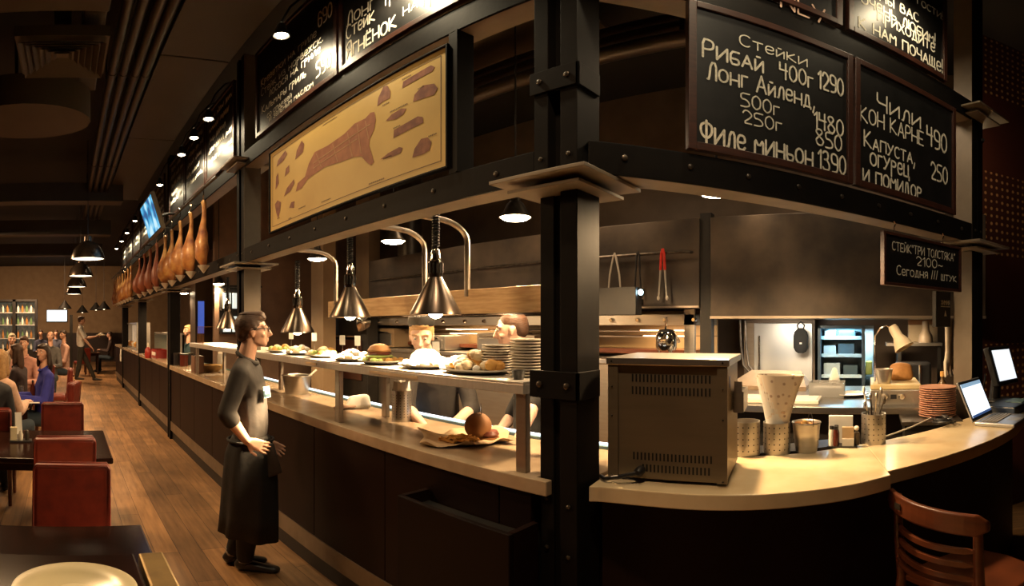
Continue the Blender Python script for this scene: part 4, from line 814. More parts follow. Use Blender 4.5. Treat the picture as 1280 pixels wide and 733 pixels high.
build(MB().box(nx0, nx0 + .62, y0n, ye, .0, 1.36), 'range_body', stainless_d, t, world=True, bevel=.004)
build(MB().box(nx0 - .02, nx0 + .62, y0n, ye, 1.36, 1.40), 'range_top', stainless, t, world=True, bevel=.004)
build(MB().box(nx0 + .0, nx0 + .04, y0n, y0n + .09, 1.40, 1.835), 'end_post', stainless, t, world=True)
build(MB().box(nx0 + .3, nx0 + .6, y0n + .1, ye - .3, 1.44, 1.48), 'wooden_shelf', chair_wood, t, world=True)
for z in (1.60, 1.65): build(MB().cyl((nx0 + .25, y0n + .1, z), (nx0 + .25, ye - .1, z), .010, n=8), 'bar', chrome, t, world=True, smooth=True)
ky = [yk(px, nx0) for px in (765, 798, 832, 868, 640, 606, 582, 555, 520, 497, 474)]
for y in ky:
    k = build(MB().tube([(nx0, y, 1.745), (nx0 - .008, y, 1.745), (nx0 - .03, y, 1.745)], .018, 12, rs=[.022, .02, .014]), 'knob', chrome, t, world=True, smooth=True)
light('salamander_light', 'AREA', (nx0 + .3, yk(815, nx0), 1.69), 9, (1, .66, .34), t, .5, aim=(nx0 + .4, yk(815, nx0), 0)); light('salamander_light', 'AREA', (nx0 + .3, yk(560, nx0), 1.69), 14, (1, .66, .34), t, .7, aim=(nx0 + .4, yk(560, nx0), 0))
for px0, px1, z0, z1, nm, m in ((596, 636, 1.41, 1.62, 'stainless oven box on the range behind the right chef chin', stainless_d), (636, 668, 1.41, 1.60, 'stainless oven box on the range behind the right chef shoulder', stainless_d), (520, 556, 1.41, 1.58, 'steel pan station on the range beside the left chef ear', stainless), (462, 492, 1.41, 1.66, 'pale box on the range left of the left chef', plaster)):
    ya2, yb2 = yk(px0, nx0 + .06), yk(px1, nx0 + .06); t = thing('oven_unit', nm, 'kitchen unit', (nx0 + .06, ya2, z0), -PI / 2); w = ya2 - yb2
    build(MB().box(0, w, 0, .4, 0, z1 - z0), 'unit_body', m, t, bevel=.006); build(MB().box(w * .08, w * .92, -.012, 0, .03, (z1 - z0) * .72), 'unit_door', stainless, t, bevel=.004); build(MB().cyl((w * .15, -.03, (z1 - z0) * .8), (w * .85, -.03, (z1 - z0) * .8), .008), 'handle', chrome, t)
t = thing('dark_oven', 'tall black oven at the left end of the cooking line', 'oven', (3.75, yk(404, 3.75), 0), -PI / 2); w = yk(404, 3.75) - yk(459, 3.75)
build(MB().box(0, w, 0, .18, 0, 1.86), 'oven_body', black_iron, t, bevel=.01); build(MB().box(.12, w - .12, -.02, 0, .95, 1.5), 'oven_door', mat('dark red oven door', (0.05, 0.018, 0.012), .3), t, bevel=.01); build(MB().cyl((.2, -.05, 1.55), (w - .2, -.05, 1.55), .014), 'handle', chrome, t)
t = thing('steel_colander', 'shiny round colander hanging at the left of the range', 'colander', at_d(452, 402, 6.84)); t.scale = (1.5, 1.5, 1.5); build(MB().lathe([(.001, .09), (.05, .08), (.10, .03), (.115, 0), (.11, 0), (.09, .02), (.001, .07)], 22, M=Matrix.Rotation(PI / 2, 4, 'X') @ Matrix.Rotation(.6, 4, 'Y')), 'bowl', chrome, t, smooth=True); build(MB().tube([(0, 0, .1), (0, .05, .10), (0, .05, .065)], .006, 6), 'hook', chrome, t)
q = at_d(833, 430, 4.1); t = thing('steel_kettle', 'shiny round steel pot with a lid standing on the grill', 'pot', (q.x, q.y, 1.401), 0)
build(MB().lathe([(.001, 0.10), (.075, .10), (.085, .13), (.085, .22), (.07, .245), (.001, .25)], 24), 'pot_body', chrome, t, smooth=True); build(MB().lathe([(.074, .248), (.06, .262), (.02, .27), (.001, .272)], 20), 'lid', black_plastic, t, smooth=True); build(MB().tube([(-.02, 0, .26), (-.06, -.02, .30), (-.09, -.04, .36)], .008, 8), 'lid_handle', chrome, t, smooth=True)
for k in range(3): a = k * 2.1; build(MB().cyl((.06 * math.cos(a), .06 * math.sin(a), 0), (.06 * math.cos(a), .06 * math.sin(a), .11), .008), 'leg', chrome, t)
build(MB().tube([(.08, 0, .20), (.15, -.02, .21), (.20, -.03, .16)], .014, 8), 'spout', chrome, t, smooth=True)
# ------------------------------------------------------------------ right hand kitchen: worktop, cabinets, fridge
WZ = 1.165; wx = 3.30
t = thing('steel_worktop', 'stainless kitchen worktop behind the curved counter', 'worktop', (wx, 0, 0))
build(MB().box(wx, 4.50, -.46, 1.15, WZ - .045, WZ), 'table_top', mat('light brushed steel', (0.62, 0.60, 0.56), .28, 1.0, (0.50, 0.48, 0.44), 3, (1, 1, 1)), t, world=True, bevel=.003)
build(MB().box(wx + .15, 4.40, -.40, 1.05, .1, WZ - .045), 'undercounter', black_iron, t, world=True)
for y in (-.40, 1.05):
    for x in (wx + .06, 4.42): build(MB().cyl((x, y, 0), (x, y, WZ - .045), .022), 'leg', stainless, t, world=True)
ch = 4.85
def kbox(name, label, cat, px0, px1, x, z0, z1, depth, m): 
    y0, y1 = yk(px0, x), yk(px1, x); t = thing(name, label, cat, (x, y0, z0), -PI / 2); return t, y0 - y1, z1 - z0
t, w, h = kbox('steel_cabinet', 'tall stainless cabinet door with a black mitt hanging on it', 'cabinet', 930, 1018, ch, .1, 1.752, .3, 0)
build(MB().box(0, w, .03, .33, 0, h), 'cabinet_body', brown_wall, t); build(MB().box(.1, w - .02, 0, .028, .02, h - .03), 'door', mat('bright cabinet steel', (0.66, 0.66, 0.64), .42, .7, (0.5, 0.5, 0.48), 2, (1, 3, .4)), t, bevel=.006)
build(MB().box(.0, .1, .0, .028, .02, h - .03), 'side_post', stainless_d, t); build(MB().cyl((.16, -.03, 1.15), (.16, -.03, 1.5), .010), 'door_handle', chrome, t)
t, w, h = kbox('glass_fridge', 'glass door fridge glowing blue inside with stocked shelves', 'fridge', 1022, 1093, ch, .1, 1.70, .3, 0)
build(MB().box(0, .03, 0, .35, 0, h).box(w - .12, w - .09, 0, .35, 0, h).box(w - .01, w, 0, .35, 0, h).box(0, w, 0, .35, h - .03, h).box(0, w, 0, .35, 0, .05).box(0, w, .33, .35, 0, h), 'fridge_body', mat('dark blue grey enamel', (0.05, 0.075, 0.095), .4), t, bevel=.003)
fb = mat('cool white liner', (0.50, 0.66, 0.70), .4); build(MB().box(.03, w - .01, .32, .33, .05, h - .03), 'liner', fb, t)
for z in (1.10, 1.30, 1.47): build(MB().box(.03, w - .12, .05, .32, z, z + .012), 'shelf', stainless, t); build(MB().box(.03, w - .12, .045, .05, z - .005, z + .028), 'shelf_rail', fb, t)
for k, (x, z, ww, hh) in enumerate(((.05, 1.115, .16, .12), (.24, 1.115, .14, .10), (.05, 1.315, .12, .09), (.19, 1.315, .16, .11), (.06, 1.485, .1, .07), (.2, 1.485, .16, .06))):
    build(MB().box(x, x + ww, .08, .28, z, z + hh), 'food_container', [mat('pale blue tub', (.4, .52, .56), .4), mat('dark tub', (.05, .09, .11), .4)][k % 2], t, bevel=.006)
build(MB().box(w - .085, w - .02, .1, .25, 1.12, 1.25), 'food_container', lettuce, t, bevel=.01)
light('fridge_light', 'AREA', MW[t.name] @ Vector((w * .4, .10, h - .05)), 14, (.36, .76, 1.0), t, .25, aim=MW[t.name] @ Vector((w * .4, .22, 0))); light('fridge_light', 'AREA', MW[t.name] @ Vector((w - .05, .10, h - .05)), 5, (.75, .92, 1.0), t, .1, aim=MW[t.name] @ Vector((w - .05, .22, 0)))
q = at_d(1001, 423, 4.78); t = thing('oven_mitt', 'black oval oven mitt hanging by a loop on the steel cabinet', 'oven mitt', q, -PI / 2)
build(MB().loft([(0, 0, -.14, .025, .012), (0, 0, -.125, .05, .016), (0, 0, -.09, .068, .018), (0, 0, .02, .07, .018), (0, 0, .06, .06, .017), (0, 0, .095, .025, .012)], 20), 'mitt_pad', cloth_black, t, smooth=True); build(MB().tube([(.025, 0, .09), (.035, 0, .12), (.0, 0, .155), (-.035, 0, .12), (-.025, 0, .09)], .007, 8), 'loop', cloth_black, t, smooth=True); build(MB().box(-.01, .012, -.02, -.0175, -.055, -.04), 'tag', white_paper, t)
t = thing('hanging_hoses', 'pair of thin hoses hanging left of the steel cabinet', 'hose', (4.7, yk(927, 4.7), 1.2)); 
for s in (0, .05): build(MB().tube([(4.7, yk(925, 4.7) - s, 1.75), (4.7, yk(925, 4.7) - s - .01, 1.5), (4.68, yk(930, 4.7) - s, 1.32), (4.66, yk(945, 4.7) - s, 1.2)], .012, 8), 'hose', steel_edge, t, world=True, smooth=True)
q = at_z(950, 488, WZ); t = thing('sheet_pan_lid', 'low beige box with a sloping lid at the back of the steel worktop', 'box', (4.1, yk(962, 4.1), WZ), -PI / 2)
build(MB().box(-.36, .30, 0, .3, 0, .035).add([(-.36, 0, .035), (.30, 0, .035), (.22, .3, .14), (-.22, .3, .14), (-.36, .3, .035), (.30, .3, .035)], [(0, 1, 2, 3), (0, 3, 4), (1, 5, 2), (3, 2, 5, 4), (0, 4, 5, 1)]), 'sloping_lid', mat('tan enamel', (0.36, 0.26, 0.17), .45), t)
t = thing('white_tray', 'flat white tray on the steel worktop behind the paper cone', 'tray', (3.40, yk(968, 3.4), WZ), -PI / 2); build(MB().box(-.28, .30, 0, .24, 0, .03), 'tray_body', white_china, t, bevel=.006); build(MB().box(-.26, .28, .02, .22, .03, .032), 'tray_liner', white_paper, t)
t = thing('glass_box', 'clear plastic box of white portions on the steel worktop', 'box', (3.75, yk(1033, 3.75), WZ), -PI / 2); build(MB().box(-.13, .13, 0, .2, 0, .006).box(-.13, .13, 0, .004, .006, .11).box(-.13, .13, .196, .2, .006, .11).box(-.13, -.126, .004, .196, .006, .11).box(.126, .13, .004, .196, .006, .11), 'box_walls', mat('clear plastic', (.8, .8, .78), .15, 0, trans=.7), t); build(MB().box(-.11, .11, .03, .17, .006, .07), 'portions', white_paper, t, bevel=.01)
t = thing('paper_bag', 'small crumpled white bag standing on the steel worktop', 'bag', (4.05, yk(1043, 4.05), WZ)); build(MB().hull([((0, 0, .03), (.05, .05, .03), 0), ((0, 0, .12), (.05, .04, .03), 0), ((.01, .0, .18), (.02, .02, .02), 0)]), 'bag', white_paper, t, smooth=True)
t = thing('white_plate', 'white plate lying on the steel worktop in the blue fridge glow', 'plate', (3.85, yk(1064, 3.85), WZ)); build(plate_mesh(.13), 'plate', white_china, t, smooth=True)
# griddle with knobs, desk lamp, bowl, bag
t = thing('griddle', 'cream topped griddle with two knobs beside the plate stack', 'griddle', (3.42, yk(1088, 3.42), WZ), -PI / 2); w = yk(1088, 3.42) - yk(1152, 3.42)
build(MB().box(0, w, 0, .5, 0, .10), 'griddle_body', stainless, t, bevel=.006); build(MB().box(.0, w, .02, .5, .10, .135), 'cooking_board', mat('cream cutting board', (0.66, 0.52, 0.27), .5), t, bevel=.006)
for x in (.1, .21): k = build(MB().tube([(x, 0, .055), (x, -.008, .055), (x, -.03, .055)], .02, 14, rs=[.026, .024, .016]), 'knob', chrome, t, smooth=True)
build(MB().box(.135, .175, -.004, 0, .04, .07), 'switch_plate', black_plastic, t)
cream_lamp = mat('cream lamp enamel', (0.74, 0.62, 0.44), .35)
b0 = at_d(1094, 480, 3.62); hd = at_d(1130, 428, 3.60)
t = thing('gooseneck_lamp', 'cream gooseneck desk lamp over the griddle', 'lamp', (b0.x, b0.y, WZ), 0)
cz = HC - 3.62 * math.tan((420 - HY) / F)
build(MB().lathe([(.06, 0), (.06, .015), (.015, .025)], 20), 'base', chrome, t, smooth=True)
pA = Vector((b0.x, b0.y, WZ + .02)); pB = Vector((b0.x, b0.y, cz)); tip = at_d(1118, 413, 3.6)
build(MB().tube([pA, pA.lerp(pB, .6), pB, pB.lerp(tip, .25) + Vector((0, 0, .04)), pB.lerp(tip, .6) + Vector((0, 0, .05)), tip], .008, 8), 'gooseneck', chrome, t, world=True, smooth=True)
dn = (at_d(1134, 441, 3.56) - tip).normalized(); Rm = Matrix.Translation(tip) @ dn.to_track_quat('Z', 'Y').to_matrix().to_4x4()
build(MB().lathe([(.001, -.035), (.03, -.033), (.036, -.01), (.036, .05), (.055, .09), (.072, .145), (.066, .145), (.05, .09), (.001, .05)], 22, M=Rm), 'lamp_shade', cream_lamp, t, world=True, smooth=True)
t = thing('metal_bowl', 'small metal bowl of yellow sauce on the griddle', 'bowl', (3.52, yk(1105, 3.52), WZ + .136)); build(MB().lathe([(.001, 0), (.045, 0), (.055, .06), (.062, .10), (.056, .10), (.05, .06), (.001, .05)], 22, cap=False), 'bowl', stainless, t, smooth=True); build(MB().lathe([(.001, .085), (.054, .085), (.054, .08), (.001, .08)], 18), 'sauce', fry, t)
t = thing('bread_bag', 'clear bag of bread crumbs behind the metal bowl', 'bag', (3.70, yk(1126, 3.7), WZ + .136)); build(MB().hull([((-.02, .06, .03), .03, 0), ((.0, -.06, .03), .03, 0), ((.0, .0, .10), (.03, .08, .03), 0)]), 'bread', mat('orange crumb', (.5, .25, .08), .6, 0, (.35, .16, .05), 18), t, smooth=True)
t = thing('wall_shelf', 'steel wall shelf with a bracket right of the fridge', 'shelf', (4.45, yk(1108, 4.45), 1.52), -PI / 2); w = yk(1108, 4.45) - yk(1178, 4.45); build(MB().box(0, w, 0, .40, 0, .025), 'shelf_board', stainless, t); build(MB().box(.1, .13, .02, .4, -.25, 0).box(w - .04, w - .01, .02, .05, -.35, 0), 'bracket', black_iron, t)
t = thing('cardboard_box', 'open cardboard box on the wall shelf', 'box', (4.715, yk(1140, 4.715), 1.546), -PI / 2); build(MB().box(-.03, .24, 0, .13, 0, .16), 'box', mat('pale card', (.66, .52, .34), .8), t, bevel=.003); build(MB().box(-.03, .24, .0, .13, .161, .25), 'upper_box', mat('brown card', (.33, .16, .07), .8), t)
t = thing('shelf_lamp', 'grey lamp head standing on the wall shelf', 'lamp', (4.55, yk(1157, 4.55), 1.546)); build(MB().lathe([(.068, .0), (.062, .06), (.036, .11), (.03, .19), (.001, .20)], 20), 'lamp_shade', mat('taupe enamel', (.42, .32, .22), .4), t, smooth=True); build(MB().lathe([(.001, .012), (.06, .012), (.06, .004), (.001, .004)], 16), 'opening', bulb_soft, t)
t = thing('black_appliance', 'black coffee machine under the wall shelf', 'appliance', (4.3, yk(1120, 4.3), WZ), -PI / 2); build(MB().box(0, .30, 0, .2, 0, .22), 'machine_body', black_plastic, t, bevel=.02); build(MB().cyl((.2, -.01, .02), (.2, -.01, .2), .012), 'chrome_bar', chrome, t); build(MB().box(.05, .15, -.005, 0, .05, .15), 'front_panel', steel_edge, t)
q = at_d(1182, 388, 3.35); t = thing('emblem_sign', 'dark hanging sign with small cream lettering and a drop emblem', 'sign', (q.x, q.y, q.z - .11), RIGHT.yaw()); build(MB().box(-.11, .06, 0, .03, 0, .23), 'sign_board', black_iron, t, bevel=.003)
mb = MB(); letter(mb, 'ХИМИЯ', -.055, .045, .145, .035, y=-.002, wd=.12); mb.box(-.058, .048, -.003, -.001, .130, .136); mb.add([(-.02, -.002, .07), (.01, -.002, .07), (-.005, -.002, .11)], [(0, 1, 2)]); build(mb, 'emblem', chalk, t)
q = at_d(1186, 438, 3.55); t = thing('rubber_gloves', 'pale rubber gloves hanging beneath the emblem sign', 'gloves', (q.x, q.y, 1.40), RIGHT.yaw())
gm = mat('pale rubber', (.72, .62, .48), .5); mb = MB().hull([((0, 0, .34), (.045, .015, .02), 0), ((0, 0, .12), (.038, .015, .02), 0)]).hull([((0, 0, .12), (.04, .016, .02), 0), ((0, 0, .04), (.055, .018, .02), 0)])
for k in range(4): mb.hull([((-.045 + .03 * k, 0, .05), .013, 0), ((-.055 + .036 * k, -.01, -.05 + .01 * (k % 2)), .010, 0)])
mb.hull([((.05, 0, .07), .014, 0), ((.085, -.01, .0), .011, 0)])
build(mb, 'glove', gm, t, voxel=.006)
# plates, stand and small things near the laptop
sx = at_z(1172, 519, 1.125)
t = thing('service_stand', 'narrow dark stand between the counter and the steel worktop', 'stand', (sx.x, sx.y, 0)); build(MB().box(-.20, .09, -.13, .24, 1.095, 1.12), 'stand_top', steel_edge, t, bevel=.004); build(MB().box(-.17, .07, -.11, .22, 0, 1.095), 'stand_body', black_iron, t)
stack(sx.x, sx.y, 1.1205, 14, .118, 'the terracotta plate stack behind the laptop', pink_china, 'terracotta plates by the laptop', .0138)
t = thing('oil_bottle', 'small bottle with a yellow cap behind the terracotta plates', 'bottle', (3.52, yk(1178, 3.52), WZ)); build(MB().lathe([(.001, 0), (.03, 0), (.034, .08), (.03, .13), (.012, .16), (.012, .18), (.001, .18)], 16), 'bottle_body', mat('amber glass', (.12, .07, .03), .15), t, smooth=True); build(MB().lathe([(.016, .18), (.016, .215), (.001, .215)], 12), 'cap', fry, t)
rl = [at_z(a, b2, 1.125) for a, b2 in ((1085, 551), (1110, 545), (1140, 534), (1168, 521))]
tag(build(MB().tube(rl, .005, 8), 'counter_trim', white_china, smooth=True), 'pale curved trim strip along the back of the laptop counter', 'trim strip')
lb = [(3.045, -.60), (3.36, -.80)]; d = Vector((.85, -.527, 0)).normalized(); yaw = math.atan2(d.y, d.x)
t = thing('laptop', 'open silver laptop with a bright white screen on the counter', 'laptop', (2.88, -.585, 1.1155), yaw)
silver = mat('silver laptop shell', (0.55, 0.55, 0.56), .3, .8, (.5, .5, .5), 5)
build(MB().box(0, .36, -.24, 0, 0, .022), 'base', silver, t, bevel=.005); build(MB().box(.03, .33, -.13, -.02, .0222, .024), 'keyboard_bed', mat('dark key bed', (.10, .09, .075), .5), t)
kb = MB()
for r in range(5):
    for c in range(13): kb.box(.036 + c * .0224, .036 + c * .0224 + .019, -.036 - r * .021 + -.008, -.036 - r * .021 + .008, .024, .027)
build(kb, 'keys', mat('pale grey keys', (.30, .27, .22), .5), t)
build(MB().box(.13, .22, -.225, -.155, .0222, .0232), 'touchpad', mat('touchpad grey', (.35, .35, .34), .3), t)
tl = Matrix.Translation((0, .004, .02)) @ Matrix.Rotation(-.40, 4, 'X')
build(MB().box(0, .36, 0, .012, 0, .25, tl), 'screen_lid', silver, t, bevel=.004); build(MB().box(.008, .352, -.0015, 0, .012, .242, tl), 'bezel', black_plastic, t)
scr = mat('bright document screen', (.8, .85, .9), .3, 0, emit=(.80, .90, 1.0), power=1.5); build(MB().box(.016, .344, -.003, -.0015, .022, .232, tl), 'screen', scr, t)
mb = MB().box(.016, .344, -.0042, -.003, .208, .232, tl); build(mb, 'title_bar', mat('blue title bar', (.3, .45, .6), .3, 0, emit=(.35, .55, .75), power=.7), t)
build(MB().box(.016, .344, -.0042, -.003, .022, .036, tl), 'task_bar', mat('dark blue task bar', (.05, .1, .25), .3, 0, emit=(.08, .16, .4), power=.5), t)
cb = at_z(1178, 529, 1.122); t = thing('cable_bundle', 'coiled black cable lying beside the laptop', 'cable', (cb.x, cb.y, 1.1155)); pts = []
for k in range(90): a = k * .42; pts.append((.06 * math.cos(a) * (1 + .3 * math.sin(a * .31)) + .05 * math.sin(k * .07), .05 * math.sin(a) * (1 + .25 * math.cos(a * .23)), .012 + .012 * (1 + math.sin(a * .7))))
build(MB().tube(pts, .006, 6), 'cable_loops', black_plastic, t, smooth=True); build(MB().box(.05, .13, -.05, -.01, 0, .035), 'adapter', black_plastic, t, bevel=.006); build(MB().tube([(.1, -.03, .02), (.16, -.08, .008), (.26, -.10, .006)], .004, 6), 'lead', white_china, t)
def terminal(loc, yaw, label, w=.34, h=.30):
    t = thing('pos_terminal', label, 'monitor', loc, yaw, None); tl = Matrix.Translation((0, 0, .14)) @ Matrix.Rotation(-.30, 4, 'X')
    build(MB().box(-.13, .13, -.04, .18, 0, .025), 'foot', black_plastic, t, bevel=.01); build(MB().loft([(0, .13, .02, .06, .04), (0, .115, .19, .05, .03)], 16), 'stand', black_plastic, t)
    build(MB().box(-w / 2, w / 2, 0, .055, 0, h, tl), 'monitor_body', black_plastic, t, bevel=.012)
    build(MB().box(-w / 2 + .03, w / 2 - .03, -.003, 0, .035, h - .03, tl), 'screen', mat('bright till screen', (.85, .85, .8), .3, 0, (.7, .78, .8), 3, emit=(.90, .96, 1.0), power=1.1), t)
    return t
terminal((3.72, -1.03, 1.116), math.radians(-42), 'black touchscreen till with a bright screen at the right edge')
q = at_d(1268, 505, 3.75); t = thing('keyboard_tray', 'dark till base with a greenish keypad behind the laptop', 'till base', (3.42, -.95, 1.1155), math.radians(-35)); build(MB().box(-.25, .14, -.12, .1, 0, .055), 'base_box', mat('dark blue grey plastic', (.03, .04, .055), .4), t, bevel=.008); build(MB().box(-.05, .12, -.10, .02, .055, .060), 'keypad', mat('green grey keypad', (.12, .2, .18), .4), t)
t = thing('pen_cup', 'dark cup of pens between the laptop and the till', 'pen cup', tuple(at_d(1225, 500, 3.55).xy) + (1.1155,)); build(MB().lathe([(.035, 0), (.038, .1), (.033, .1), (.03, .01)], 16), 'cup', black_plastic, t, smooth=True)
for k in range(5): build(MB().cyl((.01 * math.cos(k), .01 * math.sin(k), .02), (.05 * math.cos(k * 1.3), .05 * math.sin(k * 1.3), .21 + .01 * k), .004), 'pen', black_plastic if k % 2 else steel_edge, t)
# ------------------------------------------------------------------ kitchen beyond the hams
for k, (a, b2, x, nm) in enumerate(((389, 404, 3.4, 'lit beige pillar between the curved tubes at the left'), (445, 461, 4.2, 'beige pillar at the left end of the exhaust hood'))):
    structure(MB().box(x, x + .2, yk(b2, x), yk(a, x), 0, 4.5), 'wall_pillar', plaster, nm, 'pillar')
structure(MB().box(2.25, 5.2, 7.6, 7.7, 0, 4.5), 'wall_partition', mat('pinkish brown wall', (0.22, 0.135, 0.09), .6), 'brown partition behind the waiter and the small heat lamp', 'wall')
t = thing('bottle_shelf', 'lit shelf unit with pale bottles behind the small heat lamp', 'shelf', (2.32, 7.55, 1.62), 0)
build(MB().box(0, .66, 0, .04, -.05, .70).box(0, .66, -.1, 0, -.05, -.02).box(0, .66, -.1, 0, .31, .34).box(0, .66, -.1, 0, .67, .70), 'shelf_frame', black_iron, t)
for k in range(4):
    for z in (-.02, .34): build(MB().box(.05 + k * .15, .16 + k * .15, -.06, -.01, z, z + .24), 'lit_pane', mat('lit milky pane', (.8, .85, .8), .3, 0, emit=(.85, .92, .82), power=.9), t)
t = thing('wine_column', 'tall dark unit with a blue lit strip beyond the pass', 'unit', (2.35, 9.2, 0), 0); build(MB().box(0, .5, 0, .4, 0, 2.6), 'unit_body', mat('brown lacquer', (.10, .065, .045), .4), t, bevel=.01); build(MB().box(.05, .17, -.01, 0, 1.55, 2.15), 'blue_strip', mat('blue light strip', (.1, .15, .5), .4, 0, emit=(.12, .22, .9), power=.5), t)
t = thing('drying_rack', 'copper wire rack standing on the far end of the pass shelf', 'rack', (1.7, 6.0, 1.4835))
for k in range(7): build(MB().tube([(-.1, -.15 + k * .05, .0), (-.1, -.15 + k * .05, .2), (.1, -.15 + k * .05, .2), (.1, -.15 + k * .05, 0)], .004, 6), 'wire', mat('copper wire', (.7, .35, .15), .3, 1), t)
# ------------------------------------------------------------------ hams over the counter
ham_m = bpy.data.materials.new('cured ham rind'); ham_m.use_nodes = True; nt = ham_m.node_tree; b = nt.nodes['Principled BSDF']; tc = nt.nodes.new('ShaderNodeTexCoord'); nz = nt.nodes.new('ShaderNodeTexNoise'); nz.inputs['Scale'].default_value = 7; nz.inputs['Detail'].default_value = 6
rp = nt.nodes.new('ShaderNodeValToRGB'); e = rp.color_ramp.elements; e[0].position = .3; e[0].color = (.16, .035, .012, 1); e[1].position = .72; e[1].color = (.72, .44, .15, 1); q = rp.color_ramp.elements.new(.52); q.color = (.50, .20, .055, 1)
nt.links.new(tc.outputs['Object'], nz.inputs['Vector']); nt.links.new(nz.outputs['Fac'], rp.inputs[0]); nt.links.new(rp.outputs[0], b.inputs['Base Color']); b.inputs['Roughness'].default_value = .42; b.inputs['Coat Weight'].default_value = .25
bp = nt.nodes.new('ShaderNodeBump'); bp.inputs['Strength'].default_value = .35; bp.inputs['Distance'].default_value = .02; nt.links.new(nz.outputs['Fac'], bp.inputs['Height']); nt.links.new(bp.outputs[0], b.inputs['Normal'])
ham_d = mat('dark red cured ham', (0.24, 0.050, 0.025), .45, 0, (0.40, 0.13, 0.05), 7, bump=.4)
cup_m = mat('white drip cup', (0.70, 0.62, 0.50), .4)
def ham(y, z, label, m, first={}, x=1.37, rz=0, sc=1.0):
    key = m.name
    if key not in first:
        t = thing('cured_ham', label, 'ham', (x, y, z), rz, 'hams hanging over the bar')
        R = [(.0, 0, 0, .012, .012), (.0, .004, -.025, .030, .024), (.004, 0, -.06, .024, .020), (.006, -.004, -.13, .021, .020), (.002, 0, -.21, .027, .025), (-.006, .012, -.29, .036, .042), (-.004, .016, -.36, .052, .066), (-.014, .034, -.44, .064, .096), (-.010, .030, -.52, .070, .112), (-.016, .036, -.60, .060, .098), (-.004, .012, -.665, .040, .062), (0, -.012, -.70, .014, .022)]
        build(MB().loft(R, 22), 'ham_leg', m, t, smooth=True)
        build(MB().loft([(.0, -.0, -.765, .006, .006), (0, 0, -.74, .026, .026), (0, 0, -.695, .060, .060), (0, 0, -.688, .062, .062)], 16), 'drip_cup', cup_m, t, smooth=True)
        build(MB().tube([(0, 0, -.05), (0, .03, -.03), (0, .02, .03), (0, 0, .05), (0, 0, .14), (0, .02, .16), (0, .03, .14)], .006, 8), 'hook', chrome, t, smooth=True)
        first[key] = t
    else: t = dup(first[key], (x, y, z), rz, label, scale=sc if sc != 1 else None)
words = ['nearest hanging ham, the dark round one beside the steel column', 'second ham from the steel column, hanging left of the round one', 'third ham from the steel column behind the waiter', 'fourth ham from the steel column behind the waiter', 'fifth ham, farthest of the golden group right of the television']
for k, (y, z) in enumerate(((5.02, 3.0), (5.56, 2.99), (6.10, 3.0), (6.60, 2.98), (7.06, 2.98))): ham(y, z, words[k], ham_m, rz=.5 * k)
words = ['dark red ham just left of the column below the television', 'second dark red ham under the television', 'third dark red ham under the television', 'fourth dark red ham, farthest under the television']
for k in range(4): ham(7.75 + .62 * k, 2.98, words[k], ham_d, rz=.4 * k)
words = ['first', 'second', 'third', 'fourth', 'fifth', 'sixth', 'seventh', 'eighth']
for k in range(8): ham(10.95 + .55 * k, 2.99, 'small %s ham past the farther column in the distant row of hams' % words[k], ham_m, rz=.7 * k)
t = thing('ham_rail', 'dark rail along the bar that the hams hang from', 'rail', (1.37, 0, 3.13)); build(MB().cyl((0, 4.55, 0), (0, 15.6, 0), .014, n=8), 'rail_bar', steel_edge, t, smooth=True)
mb = MB()
for y in (5.8, 7.3, 9, 10.5, 12, 14): mb.box(0, .13, y - .01, y + .01, .0, .02)
build(mb, 'rail_bracket', black_iron, t)
t = thing('bead_cord', 'twisted dark cord hanging beside the nearest ham', 'cord', (1.62, 4.62, 2.4)); build(MB().tube([(.012 * math.cos(k * .9), .012 * math.sin(k * .9), .7 - k * .008) for k in range(86)], .007, 6), 'cord_strand', steel_edge, t, smooth=True)
# television
o = Vector((1.20, 7.39, 2.97)); tv = thing('television', 'tilted television with a blue picture hanging over the aisle', 'television', o, -PI / 2)
tl = Matrix.Rotation(.29, 4, 'X'); build(MB().box(-.02, .95, 0, .055, -.02, .50, tl), 'casing', mat('tv back shell', (.20, .16, .10), .4), tv, bevel=.008); build(MB().box(-.005, .935, -.004, 0, 0, .482, tl), 'bezel', black_plastic, tv)
tvm = bpy.data.materials.new('television picture'); tvm.use_nodes = True; nt = tvm.node_tree; b = nt.nodes['Principled BSDF']; tc = nt.nodes.new('ShaderNodeTexCoord'); nz = nt.nodes.new('ShaderNodeTexNoise'); nz.inputs['Scale'].default_value = 4.5; nz.inputs['Detail'].default_value = 1; rp = nt.nodes.new('ShaderNodeValToRGB'); e = rp.color_ramp.elements
e[0].position = .38; e[0].color = (.02, .10, .28, 1); e[1].position = .62; e[1].color = (.55, .80, .92, 1); q = e.new(.48); q.color = (.05, .42, .72, 1)
nt.links.new(tc.outputs['Object'], nz.inputs['Vector']); nt.links.new(nz.outputs['Fac'], rp.inputs[0]); nt.links.new(rp.outputs[0], b.inputs['Emission Color']); b.inputs['Emission Strength'].default_value = 1.1; b.inputs['Base Color'].default_value = (.02, .02, .02, 1)
build(MB().box(.01, .92, -.007, -.004, .015, .468, tl), 'screen', tvm, tv); build(MB().tube([(.45, .05, .25), (.45, .2, .3), (.45, .29, .3)], .02, 8), 'bracket', black_iron, tv)
t = thing('television', 'flat television on the far wall showing a white picture', 'television', (-.97, 23.98, 1.86)); build(MB().box(0, .98, -.06, 0, 0, .58), 'casing', black_plastic, t); build(MB().box(.03, .95, -.066, -.06, .03, .55), 'screen', mat('white tv picture', (.8, .85, .9), .3, 0, (.6, .75, .85), 3, emit=(.80, .92, 1.0), power=2.2), t)
